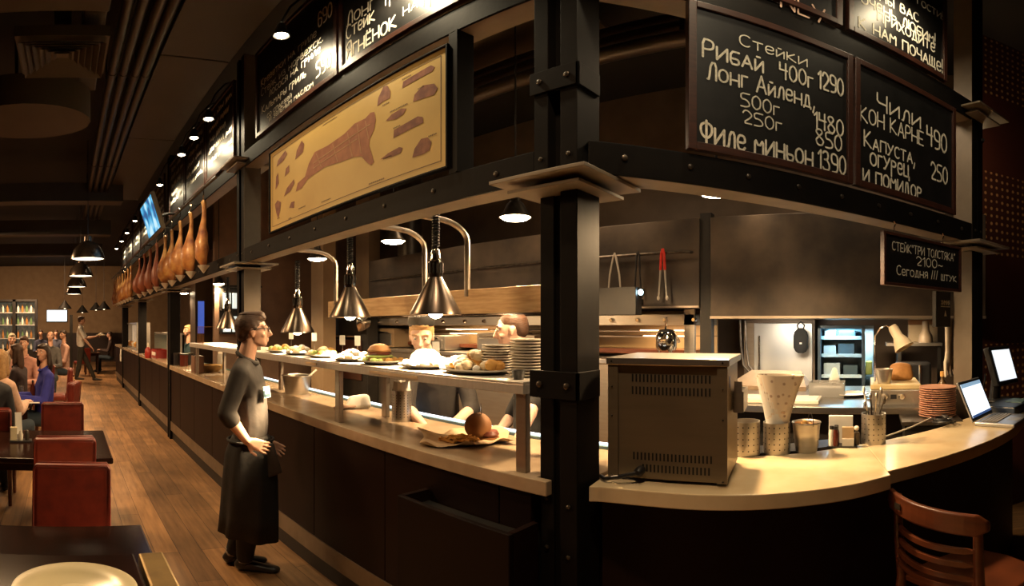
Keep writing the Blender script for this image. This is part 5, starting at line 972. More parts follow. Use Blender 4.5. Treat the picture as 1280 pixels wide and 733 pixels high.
# ------------------------------------------------------------------ dining furniture
def table(x0, x1, y0, y1, z, label, m=table_dark):
    t = thing('dining_table', label, 'table', ((x0 + x1) / 2, (y0 + y1) / 2, 0), 0, 'dark dining tables'); w, d = (x1 - x0) / 2, (y1 - y0) / 2
    build(MB().box(-w, w, -d, d, z - .045, z), 'tabletop', m, t, bevel=.010); build(MB().box(-w + .06, w - .06, -d + .06, d - .06, z - .11, z - .045), 'apron', m, t)
    for sx in (-1, 1):
        for sy in (-1, 1): build(MB().box(sx * (w - .09) - .03, sx * (w - .09) + .03, sy * (d - .09) - .03, sy * (d - .09) + .03, 0, z - .11), 'leg', m, t, bevel=.005)
    return t
table(-1.15, .335, 1.56, 2.30, .75, 'dark table under the near counter with a red chair behind it'); table(-.95, .322, 3.56, 4.56, .75, 'dark dining table between two red chairs in the middle of the aisle'); table(-1.6, -.42, 6.1, 7.05, .75, 'dining table with papers in front of the woman in blue'); table(-2.6, -.80, 10.2, 11.4, .75, 'far dining table in front of the man in a grey shirt')
table(-2.9, -1.2, 7.7, 8.7, .75, 'dining table at the left behind the long haired woman'); table(.55, 1.15, 17.6, 18.6, .75, 'distant table past the walking waiter')
t = thing('near_counter', 'dark high counter with a dull brass edge at the bottom left corner', 'counter', (-.4, 1.28, 0)); build(MB().box(-.6, .60, -.28, .25, .925, .965), 'counter_top', table_dark, t, bevel=.006); build(MB().box(.612, .69, -.28, .25, .915, .965), 'brass_edge', mat('dull brass strip', (.30, .20, .07), .4, .6, (.16, .10, .04), 8), t, bevel=.008); build(MB().box(-.55, .62, -.2, .18, 0, .925), 'counter_body', black_iron, t)
t = thing('dinner_plate', 'large cream plate on the near counter at the bottom left', 'plate', (.018, 1.268, .9655)); build(MB().lathe([(.001, .008), (.085, .008), (.105, .016), (.150, .025), (.157, .024), (.158, .019), (.10, .006), (.085, 0), (.001, 0)], 48, cap=False), 'plate_body', mat('cream china', (.62, .56, .36), .25, 0, (.56, .50, .32), 3, coat=.2), t, smooth=True); build(MB().lathe([(.001, .0105), (.045, .0105), (.045, .008), (.001, .008)], 28), 'centre_mark', mat('pale china glaze', (.72, .66, .46), .2), t, smooth=True)
def chair(x, y, rz, label, first=[None]):          # local +y is the way a sitter faces
    if first[0] is None:
        t = thing('dining_chair', label, 'chair', (x, y, 0), rz, 'red leather dining chairs')
        build(MB().box(-.215, .215, -.0, .42, .40, .50), 'seat', leather, t, bevel=.03, seg=3)
        bk = build(MB().box(-.205, .205, -.085, -.005, .44, .955, Matrix.Translation((0, 0, .44)) @ Matrix.Rotation(.07, 4, 'X') @ Matrix.Translation((0, 0, -.44))), 'backrest', leather, t, bevel=.028, seg=3)
        for yy in (-.088, -.002): build(MB().tube([(sx * .198, yy + .0, z) for sx, z in ((-1, .47), (-1, .93), (-.93, .952), (.93, .952), (1, .93), (1, .47))], .006, 6, M=Matrix.Translation((0, 0, .44)) @ Matrix.Rotation(.07, 4, 'X') @ Matrix.Translation((0, 0, -.44))), 'piping', leather, bk, smooth=True)
        for sx in (-.18, .18):
            for sy in (.02, .38): build(MB().tube([(sx, sy, .41), (sx * 1.04, sy + (.01 if sy > .2 else -.03), 0)], .02, 8, rs=[.024, .017]), 'leg', chair_wood, t, smooth=True)
        first[0] = t
    else: t = dup(first[0], (x, y, 0), rz, label)
    return t
chair(.02, 2.62, PI - .06, 'red leather chair nearest the camera, behind the near dark table'); chair(-.02, 3.44, .05, 'red leather chair second from the camera, at the front of the middle table'); chair(-.045, 4.86, PI, 'red leather chair third from the camera, behind the middle table')
chair(-.70, 4.60, .0, 'red leather chair at the left edge behind the man in dark grey'); chair(.02, 6.75, PI / 2 - .25, 'red leather chair of the woman in blue'); chair(-.02, 8.9, PI / 2, 'red leather chair beside the walking waiter'); chair(.55, 17.0, .3, 'distant red chair past the walking waiter'); chair(-.45, 9.75, 0.1, 'distant red chair in front of the far dining table')
# things on the tables
def on(px, py): return at_z(px, py, .7505)
t = thing('condiment_set', 'condiment holder with napkins and shakers on the middle table', 'condiment holder', on(26, 552), .1)
build(MB().box(-.09, .09, -.05, .05, 0, .012), 'holder_base', black_plastic, t); build(MB().box(-.085, -.03, -.02, .02, .012, .12), 'menu_cards', mat('cream card', (.66, .56, .36), .7), t, bevel=.002); build(MB().lathe([(.018, .012), (.02, .06), (.012, .08), (.012, .09), (.001, .09)], 14, (.0, 0, 0)), 'shaker', white_china, t, smooth=True); build(MB().lathe([(.018, .012), (.02, .07), (.012, .09), (.001, .095)], 14, (.05, .01, 0)), 'pepper_mill', steel_edge, t, smooth=True)
t = thing('folded_card', 'tall folded cream menu card on the middle table', 'menu card', on(24, 543), .4); build(MB().add([(-.03, 0, 0), (.03, 0, 0), (.03, .03, .19), (-.03, .03, .19), (-.03, .06, 0), (.03, .06, 0)], [(0, 1, 2, 3), (3, 2, 5, 4)]), 'card', white_paper, t).modifiers.new('thick', 'SOLIDIFY').thickness = .002
t = thing('place_mat', 'white paper mat on the table before the woman in blue', 'place mat', on(36, 503), .1); build(MB().box(-.15, .13, -.1, .2, 0, .003), 'mat_sheet', white_paper, t)
t = thing('ketchup_bottle', 'dark red bottle standing by the white paper mat', 'bottle', on(41, 497)); build(MB().lathe([(.03, 0), (.035, .09), (.03, .14), (.013, .18), (.013, .2), (.001, .2)], 16), 'bottle_body', sauce, t, smooth=True); build(MB().lathe([(.016, .2), (.014, .23), (.001, .23)], 12), 'cap', black_plastic, t)
t = thing('water_glass', 'empty glass tumbler at the left of the papers table', 'glass', on(27, 494)); build(MB().lathe([(.001, .004), (.028, .004), (.033, .13), (.036, .13), (.031, 0), (.001, 0)], 18, cap=False), 'tumbler', mat('clear glass', (.9, .9, .9), .05, 0, trans=.9), t, smooth=True)
t = thing('folded_napkin', 'white folded napkin at the corner of the papers table', 'napkin', on(22, 502), .5); build(MB().box(-.05, .05, -.09, .09, 0, .025), 'napkin', white_paper, t, bevel=.008)
# ------------------------------------------------------------------ bentwood bar chair at the right
bl, br = at_z(1122, 618, 1.03), at_z(1222, 650, 1.03)
ax = Vector((br.x - bl.x, br.y - bl.y, 0)).normalized(); fw = Vector((-ax.y, ax.x, 0)); cc = (bl + br) / 2
t = thing('bar_chair', 'red brown bentwood bar chair with slatted back at the bottom right', 'chair', (cc.x, cc.y, 0), math.atan2(ax.y, ax.x))
HB = (Vector((br.x, br.y, 0)) - Vector((bl.x, bl.y, 0))).length / 2
def arc(z, bow, over=0, th=.012, h=.02, n=14, lift=0):
    mb = MB(); vs = []
    for i in range(n + 1):
        s = -1 + 2 * i / n; x = s * (HB + over); y = bow * (s * s - 1) * 1.0
        hh = h * (1 if abs(s) < .9 else 1 - (abs(s) - .9) * 6)
        vs += [(x, y - th, z - hh), (x, y + th, z - hh), (x, y + th, z + hh), (x, y - th, z + hh)]
    fs = [(0, 1, 2, 3), (4 * n, 4 * n + 3, 4 * n + 2, 4 * n + 1)]
    for i in range(n):
        for k in range(4): fs.append((4 * i + k, 4 * i + (k + 1) % 4, 4 * i + 4 + (k + 1) % 4, 4 * i + 4 + k))
    return mb.add(vs, fs)
o = build(arc(1.015, .07, .05, .011, .042), 'top_rail', chair_wood, t, bevel=.008, seg=3)
build(MB().box(-.13, -.10, -.075, -.072, 1.005, 1.03), 'metal_tag', steel_edge, o)
for k, z in enumerate((.90, .845, .79, .745)): build(arc(z, .06, -.01, .008, .011), 'back_slat', chair_wood, t, smooth=True)
for s in (-1, 1):
    build(MB().tube([(s * HB, .0, 1.03), (s * HB, .005, .85), (s * HB * .98, .02, .66), (s * HB * 1.0, -.02, .3), (s * HB * 1.05, -.07, 0)], .02, 10, rs=[.017, .019, .021, .020, .017]), 'rear_leg', chair_wood, t, smooth=True)
    build(MB().tube([(s * HB * .9, .36, .64), (s * HB * .98, .40, 0)], .02, 10, rs=[.022, .016]), 'front_leg', chair_wood, t, smooth=True)
build(MB().prism([(-.20, .02), (-.21, .2), (-.20, .34), (-.14, .42), (0, .44), (.14, .42), (.20, .34), (.21, .2), (.20, .02)], .635, .668), 'seat', chair_wood, t, bevel=.010, seg=3)
build(MB().tube([(HB * .96 * math.cos(a), .20 + .19 * math.sin(a), .28) for a in [q * PI / 12 for q in range(24)]], .009, 6, closed=True), 'foot_ring', chair_wood, t, smooth=True)
# ------------------------------------------------------------------ people
def V(*a): return Vector(a)
def hand(mb, wr, d, n, curl=.5, flip=1, s=1.0, fat=1.0):
    d = d.normalized(); n = (n - d * n.dot(d)).normalized(); l = d.cross(n) * flip
    mb.hull([(wr, .021 * s, 0), (wr + (d * .045 + l * .022) * s, .015 * s, 0), (wr + (d * .045 - l * .022) * s, .015 * s, 0), (wr + (d * .085 + l * .028) * s, .011 * s, 0), (wr + (d * .085 - l * .030) * s, .010 * s, 0)])
    for k, (o, ln) in enumerate(((.030, .070), (.010, .080), (-.010, .076), (-.029, .060))):
        p = wr + (d * .082 + l * o) * s; spread = l * (o * 1.2); dd = (d + spread * 3).normalized(); r = .0088 * s * fat
        for j in range(3):
            a = curl * (j + .6); e = p + (dd * math.cos(a) + n * math.sin(a)) * ln * s * (.42, .33, .25)[j]
            mb.hull([(p, r * (1 - .07 * j), 0), (e, r * (.93 - .08 * j), 0)]); p = e
    p = wr + (d * .025 + l * .026) * s; q = p + (d * .6 + l * .8).normalized() * .036 * s + n * .006; mb.hull([(p, .013 * s, 0), (q, .0105 * s * fat, 0)]); e = q + (d * .9 + l * .25 + n * .3 * curl).normalized() * .034 * s; mb.hull([(q, .0105 * s * fat, 0), (e, .0085 * s * fat, 0)])
def person(name_label, J, yaw, hyaw, hpitch, vox=.008, top=None, sleeve=1.0, legs=None, leg_to=1.0, shoes=shoe_black, hair=hair_br, hstyle='short', sk=skin, cat='person', s=1.0, hands=(.5, .5), hcfg=None, girth=1.0, hat=None, eyes=True, group=None):
    root = J['pelvis'].copy(); root.z = 0
    t = thing('person', name_label, cat, root, 0, group); R = lambda a: Matrix.Rotation(a, 3, 'Z')
    H = lambda x, y, z: J['head'] + (Matrix.Rotation(hyaw, 3, 'Z') @ Matrix.Rotation(-hpitch, 3, 'Y')) @ (V(x, y, z) * s)
    bl = lambda x, y, z, rx, ry, rz: (H(x, y, z), (rx * s, ry * s, rz * s), hyaw)
    def torso(mb, e, neck=True, low=True):
        g = girth
        ch = (J['chest'], (.105 * g + e, .150 * g + e, .10 + e), yaw); be = (J['belly'], (.108 * g + e, .138 * g + e, .09 + e), yaw); pe = (J['pelvis'], (.108 * g + e, .150 * g + e, .085 + e), yaw)
        mb.hull([ch, (J['shR'], .056 * s + e, 0), (J['shL'], .056 * s + e, 0), (J['neck'] - V(0, 0, .02), .055 * s + e, 0)]); mb.hull([ch, be])
        if low: mb.hull([be, pe])
    def limb(mb, a, b2, c, r, e, upto=2.0):
        A, B, C = J[a], J[b2], J[c]
        mb.hull([(A, r[0] * s + e, 0), (A.lerp(B, min(1, upto)), (r[0] + (r[1] - r[0]) * min(1, upto)) * s + e, 0)])
        if upto > 1: mb.hull([(B, r[1] * s + e, 0), (B.lerp(C, .35 * min(1, upto - 1) if upto < 1.35 else .35), (r[1] * 1.06) * s + e, 0)]); mb.hull([(B.lerp(C, min(.3, upto - 1)), r[1] * 1.04 * s + e, 0), (B.lerp(C, upto - 1), (r[1] + (r[2] - r[1]) * (upto - 1)) * s + e, 0)])
    arm, leg = (.052, .043, .030), (.085, .060, .042)
    body = MB()
    body.hull([bl(-.008, 0, .032, .097, .076, .085), bl(.03, 0, .0, .062, .066, .06)]); body.hull([bl(.03, 0, -.02, .058, .062, .04), bl(.058, 0, -.078, .026, .034, .020), bl(.015, 0, -.055, .05, .054, .03)])
    body.hull([bl(.090, 0, .022, .010, .009, .012), bl(.116, 0, -.022, .010, .012, .010), bl(.088, 0, -.028, .012, .017, .012)])
    for q in (-1, 1):
        body.hull([bl(.082, q * .012, .036, .012, .012, .009), bl(.070, q * .048, .034, .012, .012, .010)]); body.hull([bl(-.004, q * .076, .012, .018, .007, .020), bl(.0, q * .074, -.020, .010, .007, .012)]); body.hull([bl(.060, q * .038, -.022, .022, .022, .018)])
    body.hull([bl(.088, 0, -.050, .010, .022, .006), bl(.086, 0, -.046, .008, .012, .006)]); body.hull([bl(.086, 0, -.063, .010, .019, .0065)])
    body.hull([bl(-.022, 0, -.05, .054, .054, .04), (J['neck'], (.058 * s,) * 3, 0)])
    torso(body, -.008)
    for q in 'RL':
        limb(body, 'sh' + q, 'el' + q, 'wr' + q, arm, -.004)
        if 'hip' + q in J:
            limb(body, 'hip' + q, 'kn' + q, 'an' + q, leg, -.006)
        k = 'RL'.index(q); A, B = J['el' + q], J['wr' + q]; cfg = (hcfg or {}).get(q); d = cfg[0] if cfg else (B - A); n = cfg[1] if cfg else V(0, 0, -1)
        hand(body, B, d, n, hands[k], flip=(1 if q == 'L' else -1) if not cfg else cfg[2], s=s, fat=1.15 if vox > .007 else 1)
    build(body, 'body', sk, t, world=True, voxel=vox, relax=3)
    if top:
        mb = MB(); torso(mb, .010)
        for q in 'RL': limb(mb, 'sh' + q, 'el' + q, 'wr' + q, arm, .013, sleeve)
        build(mb, 'shirt', top, t, world=True, voxel=max(vox, .009), relax=4)
        n0 = J['neck']; build(MB().tube([n0 + R(yaw) @ V(.064 * math.cos(a) + .012, .066 * math.sin(a), .018 - .035 * math.cos(a)) * s for a in [k * PI / 10 for k in range(20)]], .014 * s, 8, closed=True), 'collar', top, t, world=True, smooth=True)
    if legs and 'hipR' in J:
        mb = MB(); mb.hull([(J['pelvis'], (.108 * girth + .012, .150 * girth + .012, .095), yaw), (J['belly'].lerp(J['pelvis'], .5), (.11 * girth + .008, .14 * girth + .010, .05), yaw)])
        for q in 'RL': limb(mb, 'hip' + q, 'kn' + q, 'an' + q, leg, .014, 1 + .93 * leg_to); mb.hull([(J['pelvis'], (.10, .12, .08), yaw), (J['hip' + q], leg[0] * s + .012, 0)])
        build(mb, 'trousers', legs, t, world=True, voxel=max(vox, .010), relax=4)
    if shoes and 'toeR' in J:
        for q in 'RL':
            a, tt = J['an' + q], J['toe' + q]; d = V(tt.x - a.x, tt.y - a.y, 0); d = d.normalized() if d.length > .01 else V(1, 0, 0); z0 = min(tt.z, a.z) if tt.z > .02 else 0
            he = V(a.x, a.y, z0) - d * .025; to = V(a.x, a.y, z0) + d * .185
            sh = MB().hull([(he + V(0, 0, .045), (.040, .036, .045), 0), (he + d * .08 + V(0, 0, .035), (.04, .038, .035), 0), (to + V(0, 0, .024), (.045, .042, .024), 0)]); sh.hull([(he + V(0, 0, .05), (.046, .044, .03), 0), (V(a.x, a.y, a.z + .01), .046, 0)])
            build(sh, 'shoe', shoes, t, world=True, smooth=True)
    hm = MB()
    if hstyle in ('short', 'long', 'bun'):
        hm.hull([bl(-.018, 0, .052, .100, .082, .082), bl(-.058, 0, .0, .052, .070, .06)]); hm.hull([bl(.050, 0, .088, .040, .058, .028), bl(-.02, 0, .085, .07, .070, .055)])
        for q in (-1, 1): hm.hull([bl(.015, q * .074, .028, .012, .006, .02), bl(-.02, q * .075, .035, .03, .006, .03)])
    if hstyle == 'crop':
        hm.hull([bl(-.016, 0, .048, .096, .080, .078), bl(-.056, 0, .0, .050, .066, .055)])
    if hstyle == 'long':
        hm.hull([bl(-.05, .0, .03, .06, .085, .06), bl(-.085, 0, -.18, .03, .10, .05), bl(-.075, 0, -.27, .025, .08, .04)])
        for q in (-1, 1): hm.hull([bl(-.01, q * .078, .03, .035, .016, .05), bl(-.01, q * .092, -.14, .03, .02, .05)])
    if hm.v: build(hm, 'hair', hair, t, world=True, voxel=max(vox, .008), relax=1)
    if hat: build(MB().hull([bl(-.010, 0, .082, .104, .086, .034), bl(-.012, 0, .118, .100, .084, .026)]), 'cap', hat, t, world=True, smooth=True)
    if eyes:
        for q in (-1, 1):
            e = build(MB().ball(H(.0775, q * .031, .014), .0115 * s, 10), 'eye', mat('eye white', (.75, .70, .64), .2), t, world=True, smooth=True); build(MB().ball(H(.0860, q * .0315, .012), .0052 * s, 8), 'iris', black_plastic, e, world=True, smooth=True)
            build(MB().tube([H(.092, q * .018, .038), H(.090, q * .034, .042), H(.080, q * .050, .036)], .0035 * s, 6), 'eyebrow', hair, t, world=True, smooth=True)
    t['_h'] = 1
    return t, H
# --- the standing waiter in front of the counter
D0 = 3.27
def M(px, py, dv=0): return at_d(px, py, D0 + dv)
J = dict(head=M(316, 416), neck=M(307, 451), chest=M(312, 490), belly=M(314, 530), pelvis=M(312, 566), shR=M(300, 469, -.16), shL=M(316, 464, .16), elR=M(283, 517, -.22), elL=M(310, 516, .27), wrR=M(309, 552, -.20), wrL=M(331, 553, .18),
         hipR=M(308, 580, -.070), hipL=M(314, 578, .070), knR=M(311, 640, -.08), knL=M(310, 634, .09), anR=at_z(306, 713, 0) + V(0, 0, .075), anL=at_z(291, 704, 0) + V(0, 0, .075), toeR=at_z(352, 716, 0), toeL=at_z(332, 704, 0))
yb = math.radians(-38); rr = V(math.cos(.36), -math.sin(.36), 0)
waiter, H = person('standing waiter in a charcoal polo and long black apron, hand on hip', J, yb, math.radians(-22), .10, vox=.005, top=cloth_gray, sleeve=1.22, legs=cloth_black, leg_to=.97, hair=hair_br, girth=.92, hands=(.35, .35),
    hcfg={'R': (rr * .95 + V(0, 0, -.35), V(math.sin(.36), math.cos(.36), 0) * 1.0 + V(0, 0, -.15), -1), 'L': (rr + V(0, 0, -.5), -V(math.sin(.36), math.cos(.36), 0), 1)})
gl = MB()
for q in (-1, 1):
    gl.tube([H(.103 - .012 * abs(math.cos(a)) * 0, q * .033 + .024 * math.cos(a), .013 + .018 * math.sin(a)) for a in [k * PI / 8 for k in range(16)]], .0026, 6, closed=True); gl.tube([H(.100, q * .056, .018), H(.05, q * .080, .022), H(-.012, q * .083, .018)], .0028, 6)
gl.tube([H(.106, -.010, .018), H(.109, 0, .021), H(.106, .010, .018)], .0026, 6); build(gl, 'glasses', black_plastic, waiter, world=True, smooth=True)
qf = MB().hull([(H(.055, 0, .110), (.035, .05, .022), math.radians(-22)), (H(-.02, 0, .118), (.06, .06, .02), math.radians(-22)), (H(.075, 0, .085), (.02, .045, .015), math.radians(-22))]); build(qf, 'fringe', hair_br, waiter, world=True, voxel=.006)
# apron: waist band, skirt with folds, hanging cloth
sk_ = MB(); n = 48; rings = [(543, 313, .112, .128), (552, 313, .136, .152), (566, 313, .158, .176), (600, 313, .172, .182), (640, 312, .182, .172), (664, 311, .188, .176)]; vs, fs = [], []
for i, (py, px, ra, rb) in enumerate(rings):
    c = M(px, py)
    for k in range(n):
        a = 2 * PI * k / n; fold = 1 + (.018 + .012 * i) * math.sin(a * 7 + .5 * i) * (i > 0) ; v = Matrix.Rotation(yb, 3, 'Z') @ V(ra * fold * math.cos(a), rb * fold * math.sin(a), 0); vs.append(c + v + V(0, 0, -.05 * max(0, math.cos(a)) * (i == 5)))
for i in range(len(rings) - 1):
    for k in range(n): fs.append((i * n + k, i * n + (k + 1) % n, (i + 1) * n + (k + 1) % n, (i + 1) * n + k))
o = build(sk_.add(vs, fs), 'apron', cloth_black, waiter, world=True, smooth=True); o.modifiers.new('thick', 'SOLIDIFY').thickness = .004
c = M(313, 549); build(MB().tube([c + Matrix.Rotation(yb, 3, 'Z') @ V(.145 * math.cos(a), .153 * math.sin(a), 0) for a in [k * PI / 14 for k in range(28)]], .009, 8, closed=True), 'apron_string', cloth_black, waiter, world=True, smooth=True)
a0, a1 = M(337, 556, -.10), M(344, 590, -.10); build(MB().hull([(a0, (.03, .02, .01), yb), (a1, (.045, .018, .01), yb), (M(334, 596, -.1), (.02, .018, .01), yb)]), 'side_cloth', mat('dark grey cloth', (.05, .042, .036), .85, 0, (.035, .03, .026), 18), waiter, world=True, smooth=True)
bc = M(332, 490, -.03); bn = V(math.cos(yb), math.sin(yb), 0); Mb = Matrix.Translation(J['chest'] + V(0, 0, .01) + Matrix.Rotation(yb, 3, 'Z') @ V(.128, -.058, 0)) @ Matrix.Rotation(yb + PI / 2 - .42, 4, 'Z') @ Matrix.Rotation(-.12, 4, 'X')
build(MB().box(-.032, .032, -.004, .004, -.036, .036, Mb), 'badge', mat('pale blue badge', (.45, .68, .75), .35), waiter, world=True, bevel=.002); build(MB().box(-.028, .028, -.0055, -.004, -.032, -.012, Mb).box(-.030, -.016, -.0055, -.004, -.03, .01, Mb), 'badge_print', mat('dark badge print', (.02, .05, .07), .4), waiter, world=True)
for q in 'RL':
    a = J['an' + q]; build(MB().cyl(a + V(0, 0, .0), a + V(0, 0, .055), .050, .048, 16), 'sock', mat('pale grey sock', (.34, .30, .25), .85), waiter, world=True, smooth=True)
# --- two chefs behind the pass
def C(px, py, d): return at_d(px, py, d)
J = dict(head=C(527, 421, 3.30), neck=C(534, 450, 3.40), chest=C(544, 478, 3.48), belly=C(548, 520, 3.52), pelvis=C(550, 560, 3.55), shR=C(512, 464, 3.36), shL=C(577, 463, 3.52), elR=C(508, 510, 3.20), elL=C(590, 512, 3.36), wrR=C(530, 533, 3.02), wrL=C(562, 534, 3.10), hipR=C(534, 580, 3.5), hipL=C(566, 580, 3.58), knR=C(534, 650, 3.5), knL=C(566, 650, 3.55))
for q in 'RL': k = J['kn' + q]; J['an' + q] = V(k.x, k.y, .08); J['toe' + q] = V(k.x - .1, k.y - .15, 0)
ya = math.radians(-122)
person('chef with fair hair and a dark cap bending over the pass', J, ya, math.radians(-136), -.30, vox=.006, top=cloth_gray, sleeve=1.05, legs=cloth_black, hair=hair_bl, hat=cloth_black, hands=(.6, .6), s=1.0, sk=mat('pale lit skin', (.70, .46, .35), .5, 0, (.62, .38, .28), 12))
J = dict(head=C(640, 414, 3.22), neck=C(655, 445, 3.26), chest=C(664, 478, 3.26), belly=C(664, 520, 3.3), pelvis=C(664, 560, 3.32), shR=C(668, 464, 3.42), shL=C(660, 462, 3.06), elR=C(640, 520, 3.45), elL=C(665, 508, 2.88), wrR=C(620, 545, 3.3), wrL=C(655, 537, 2.70), hipR=C(666, 580, 3.4), hipL=C(660, 580, 3.24), knR=C(664, 650, 3.4), knL=C(660, 650, 3.24))
for q in 'RL': k = J['kn' + q]; J['an' + q] = V(k.x, k.y, .08); J['toe' + q] = V(k.x - .15, k.y + .1, 0)
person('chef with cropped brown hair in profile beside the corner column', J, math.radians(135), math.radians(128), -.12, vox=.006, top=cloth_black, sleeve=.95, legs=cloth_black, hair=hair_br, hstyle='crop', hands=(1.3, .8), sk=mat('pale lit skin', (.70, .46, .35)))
# --- walking waiter
def Wk(px, py, dv=0): return at_d(px, py, 15.3 + dv)
J = dict(head=Wk(102, 401), neck=Wk(101, 408), chest=Wk(100.5, 417), belly=Wk(100.5, 427), pelvis=Wk(101, 435), shR=Wk(100, 412, -.17), shL=Wk(101, 412, .17), elR=Wk(106, 425, -.22), elL=Wk(108, 423, .2), wrR=Wk(114, 434, -.2), wrL=Wk(119, 421, .15), hipR=Wk(101, 438, -.09), hipL=Wk(101, 438, .09), knR=Wk(99, 456, -.09), knL=Wk(110, 455, .09), anR=Wk(96, 471, -.09), anL=Wk(118, 473, .09), toeR=Wk(101, 475, -.09), toeL=Wk(124, 476, .09))
person('waiter in a white shirt walking across the aisle with plates', J, 0, 0, 0, vox=.011, top=mat('white cotton shirt', (.75, .72, .66), .8, 0, (.66, .63, .57), 20, bump=.2), sleeve=.8, legs=mat('dark olive trousers', (.035, .030, .022), .85), eyes=False, s=1.02)
q = Wk(126, 420, .1); t = thing('carried_plate', 'white plate of food held by the walking waiter', 'plate of food', q); build(plate_mesh(.15), 'plate', white_china, t, smooth=True); heap(t, 12, .08, .08, .03, [white_paper, cream], 31, 'serving', size=.035)
# --- diners
def diner(px, py, d, label, yaw, top, hair, hstyle='short', hyaw=None, reach=.38, lean=0.0, eyes=True, s=.97, sleeve=1.9, zs=None):
    h = at_d(px, py, d); f = V(math.cos(yaw), math.sin(yaw), 0); l = V(-f.y, f.x, 0)
    k = (h.z - .50) / .76; b0 = V(h.x, h.y, 0) - f * (.05 + lean)
    z = lambda v: .50 + v * k
    J = dict(head=h, neck=b0 + f * (.03 + lean * .9) + V(0, 0, z(.575)), chest=b0 + f * lean * .6 + V(0, 0, z(.40)), belly=b0 + f * lean * .2 + V(0, 0, z(.18)), pelvis=b0 + V(0, 0, .50))
    for q, sg in (('L', 1), ('R', -1)):
        J['sh' + q] = b0 + f * (lean * .8) + l * sg * .175 + V(0, 0, z(.50)); J['el' + q] = b0 + f * (.10 + lean) + l * sg * .23 + V(0, 0, z(.23)); J['wr' + q] = b0 + f * reach + l * sg * .12 + V(0, 0, .80)
        J['hip' + q] = b0 + f * .04 + l * sg * .09 + V(0, 0, .50); J['kn' + q] = b0 + f * .45 + l * sg * .11 + V(0, 0, .52); J['an' + q] = b0 + f * .42 + l * sg * .11 + V(0, 0, .08); J['toe' + q] = J['an' + q] + f * .16 - V(0, 0, .08)
    return person(label, J, yaw, yaw if hyaw is None else hyaw, 0, vox=.010, top=top, sleeve=sleeve, legs=mat('dark denim', (.02, .035, .05), .8), hair=hair, hstyle=hstyle, eyes=eyes, s=s)
def cl(n, c): return mat(n, c, .85, 0, tuple(x * .75 for x in c), 18, bump=.2)
t = thing('added_uplight', 'added warm uplight behind the right hand steel column', 'lamp', (3.62, -.74, 2.95)); build(MB().box(-.05, .05, -.04, .04, 0, .12), 'lamp_body', black_iron, t, bevel=.006); build(MB().cyl((0, 0, .12), (0, 0, .128), .03), 'lens', bulb_soft, t); build(MB().box(-.28, -.05, -.01, .01, .04, .06), 'bracket', black_iron, t); light('bulb_light', 'POINT', (3.70, -.74, 3.12), 7, (1, .72, .40), t, .04)  # uplight added to brighten the wallpaper beside the column
diner(54, 442, 6.55, 'woman in a royal blue top leaning back and turned to the camera', math.radians(195), cl('royal blue knit', (.03, .035, .30)), hair_dk, 'long', math.radians(235), lean=-.05)
diner(20, 441, 7.4, 'woman with long brown hair in a dark top seen from behind', math.radians(165), cl('dark plum knit', (.035, .02, .022)), hair_br, 'long', math.radians(160), eyes=False)
diner(1, 451, 5.75, 'blonde woman in a pale pink top at the left edge', math.radians(60), cl('pale pink cotton', (.60, .40, .30)), hair_bl, 'long', math.radians(80), eyes=False)
diner(-16, 447, 4.75, 'man in a dark grey jacket cut off by the left edge', math.radians(88), cl('dark grey wool', (.022, .022, .026)), hair_dk, 'short', math.radians(90), eyes=False, s=1.05)
diner(63, 421, 11.6, 'bald man in a grey shirt facing the camera at the far table', math.radians(-95), cl('grey cotton', (.09, .085, .08)), hair_dk, 'none', math.radians(-95))
diner(79, 419, 13.2, 'person in a pale pink shirt beyond the bald man', math.radians(200), cl('pale rose cotton', (.50, .30, .24)), hair_dk, 'short', math.radians(220))
diner(15, 425, 9.9, 'person with silver hair in a beige top at the left', math.radians(-80), cl('beige cotton', (.34, .26, .17)), mat('silver hair', (.45, .40, .30), .5, 0, (.35, .3, .2), 40), 'short')
diner(30, 430, 8.4, 'person in a pink top behind the long haired woman', math.radians(-100), cl('salmon cotton', (.52, .26, .20)), hair_br, 'short')
diner(137, 419, 18.9, 'person in dark clothes at the distant table past the waiter', math.radians(170), cl('dark brown wool', (.05, .03, .025)), hair_dk, 'short')
diner(51, 417, 18.0, 'distant person in dark blue beneath the far television', math.radians(-90), cl('navy cotton', (.03, .035, .07)), hair_dk, 'short', eyes=False); diner(70, 417, 18.6, 'distant person in grey blue beneath the far television', math.radians(-90), cl('grey blue cotton', (.10, .11, .16)), hair_br, 'short', eyes=False)
J = {}
kp = C(233, 412, 10.6); diner(235, 414, 10.6, 'blond person in a dark teal top behind the bar under the hams', math.radians(200), cl('dark teal cotton', (.02, .05, .06)), hair_bl, 'short')
# ------------------------------------------------------------------ far end of the dining room
for px, py, d, r, nm in ((81, 386, 19, .8, 'black cone pendant in front of the far television'), (103, 391, 21, .8, 'black cone pendant above the walking waiter'), (120, 388, 20, .8, 'black cone pendant right of the walking waiter'), (130, 387, 19, .8, 'black cone pendant nearest the far end of the bar')):
    q = at_d(px, py, d); t = thing('cone_pendant', nm, 'pendant lamp', q, 0, 'black cone pendants at the far end')
    build(MB().lathe([(.04, .30), (.07, .24), (.26, .0), (.25, 0), (.05, .24)], 18, cap=False), 'shade', black_iron, t, smooth=True); build(MB().cyl((0, 0, .29), (0, 0, 4.5 - q.z), .008, n=6), 'cord', black_iron, t); build(MB().ball((0, 0, .05), .06, 10), 'bulb', bulb_soft, t, smooth=True)
t = thing('bottle_cabinet', 'black cabinet of lit bottle shelves at the far left', 'cabinet', (-2.7, 18.6, .75), 0)
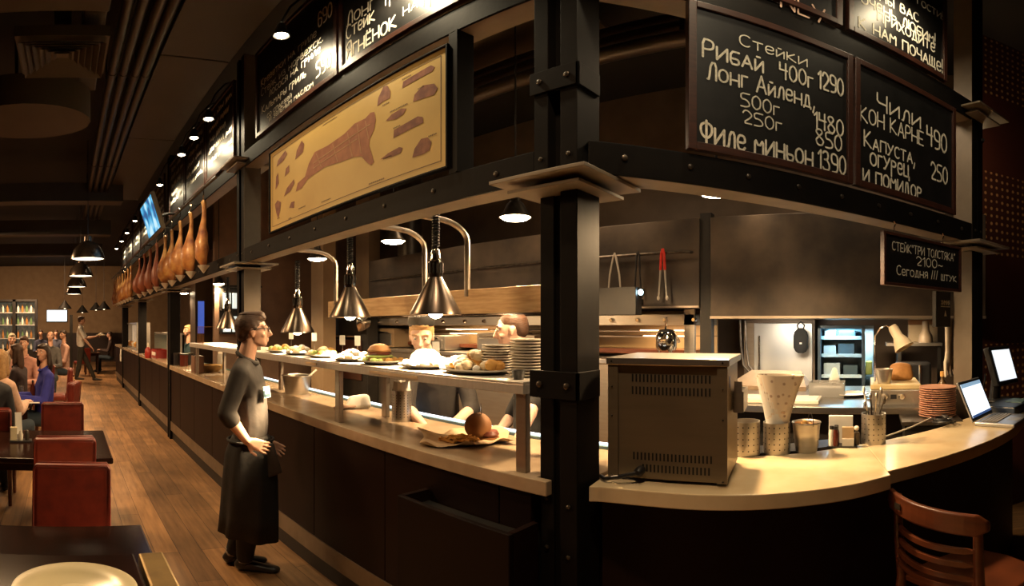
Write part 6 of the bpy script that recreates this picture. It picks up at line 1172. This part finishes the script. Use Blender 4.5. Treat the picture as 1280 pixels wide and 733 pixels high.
build(MB().box(0, 1.6, .30, .34, 0, 1.9).box(0, .08, 0, .3, 0, 1.9).box(1.52, 1.6, 0, .3, 0, 1.9).box(.70, .82, 0, .3, 0, 1.9).box(.08, 1.52, 0, .3, 1.82, 1.9).box(.08, 1.52, 0, .3, 0, .06).box(0, 1.6, 0, .34, -.75, 0), 'cabinet_frame', black_iron, t)
for z in (.45, .95, 1.4): build(MB().box(.08, 1.52, .02, .3, z, z + .025), 'shelf', mat('glass shelf', (.5, .5, .45), .2), t)
for x0, x1 in ((.12, .68), (.84, 1.5)): build(MB().box(x0, x1, .28, .295, .1, 1.8), 'lit_back', mat('lit cabinet back', (.3, .3, .26), .5, 0, (.05, .05, .04), 7, emit=(.8, .75, .55), power=.06), t)
rnd = random.Random(9); bm_ = [mat('green bottle glass', (.10, .18, .08), .15), mat('clear bottle glass', (.6, .6, .5), .15), mat('amber bottle glass', (.30, .14, .04), .15)]
bo = None; ws = ['lowest shelf', 'second shelf', 'third shelf', 'top shelf']
for r, z in enumerate((.065, .48, .98, 1.43)):
    for k in range(8):
        x = -2.7 + (.17 + k * .165 if k < 4 else .90 + (k - 4) * .16); loc = (x, 18.75, .75 + z)
        if bo is None: bo = build(MB().lathe([(.001, 0), (.04, 0), (.042, .17), (.016, .24), (.016, .31), (.001, .31)], 12), 'bottle', bm_[0], smooth=True); o = bo
        else: o = bo.copy(); o.data = bo.data.copy() if (k + r) % 3 else bo.data; S.collection.objects.link(o); o.data.materials[0] = bm_[(k + r) % 3]
        o.location = loc; tag(o, 'bottle number %s from the left on the %s of the far left cabinet' % (['one', 'two', 'three', 'four', 'five', 'six', 'seven', 'eight'][k], ws[r]), 'bottle', 'bottles in the far cabinet')
t = thing('dark_post', 'slim dark post left of the walking waiter', 'post', (at_d(89, 420, 17).x, 17, 0)); build(MB().box(-.05, .05, -.05, .05, 0, 2.05), 'post_shaft', black_iron, t, bevel=.006); build(MB().lathe([(.12, 0), (.12, .03), (.03, .06)], 16), 'post_base', black_iron, t)
for o in bpy.data.objects:
    for kk in ('_u0', '_z0', '_h'):
        if kk in o: del o[kk]
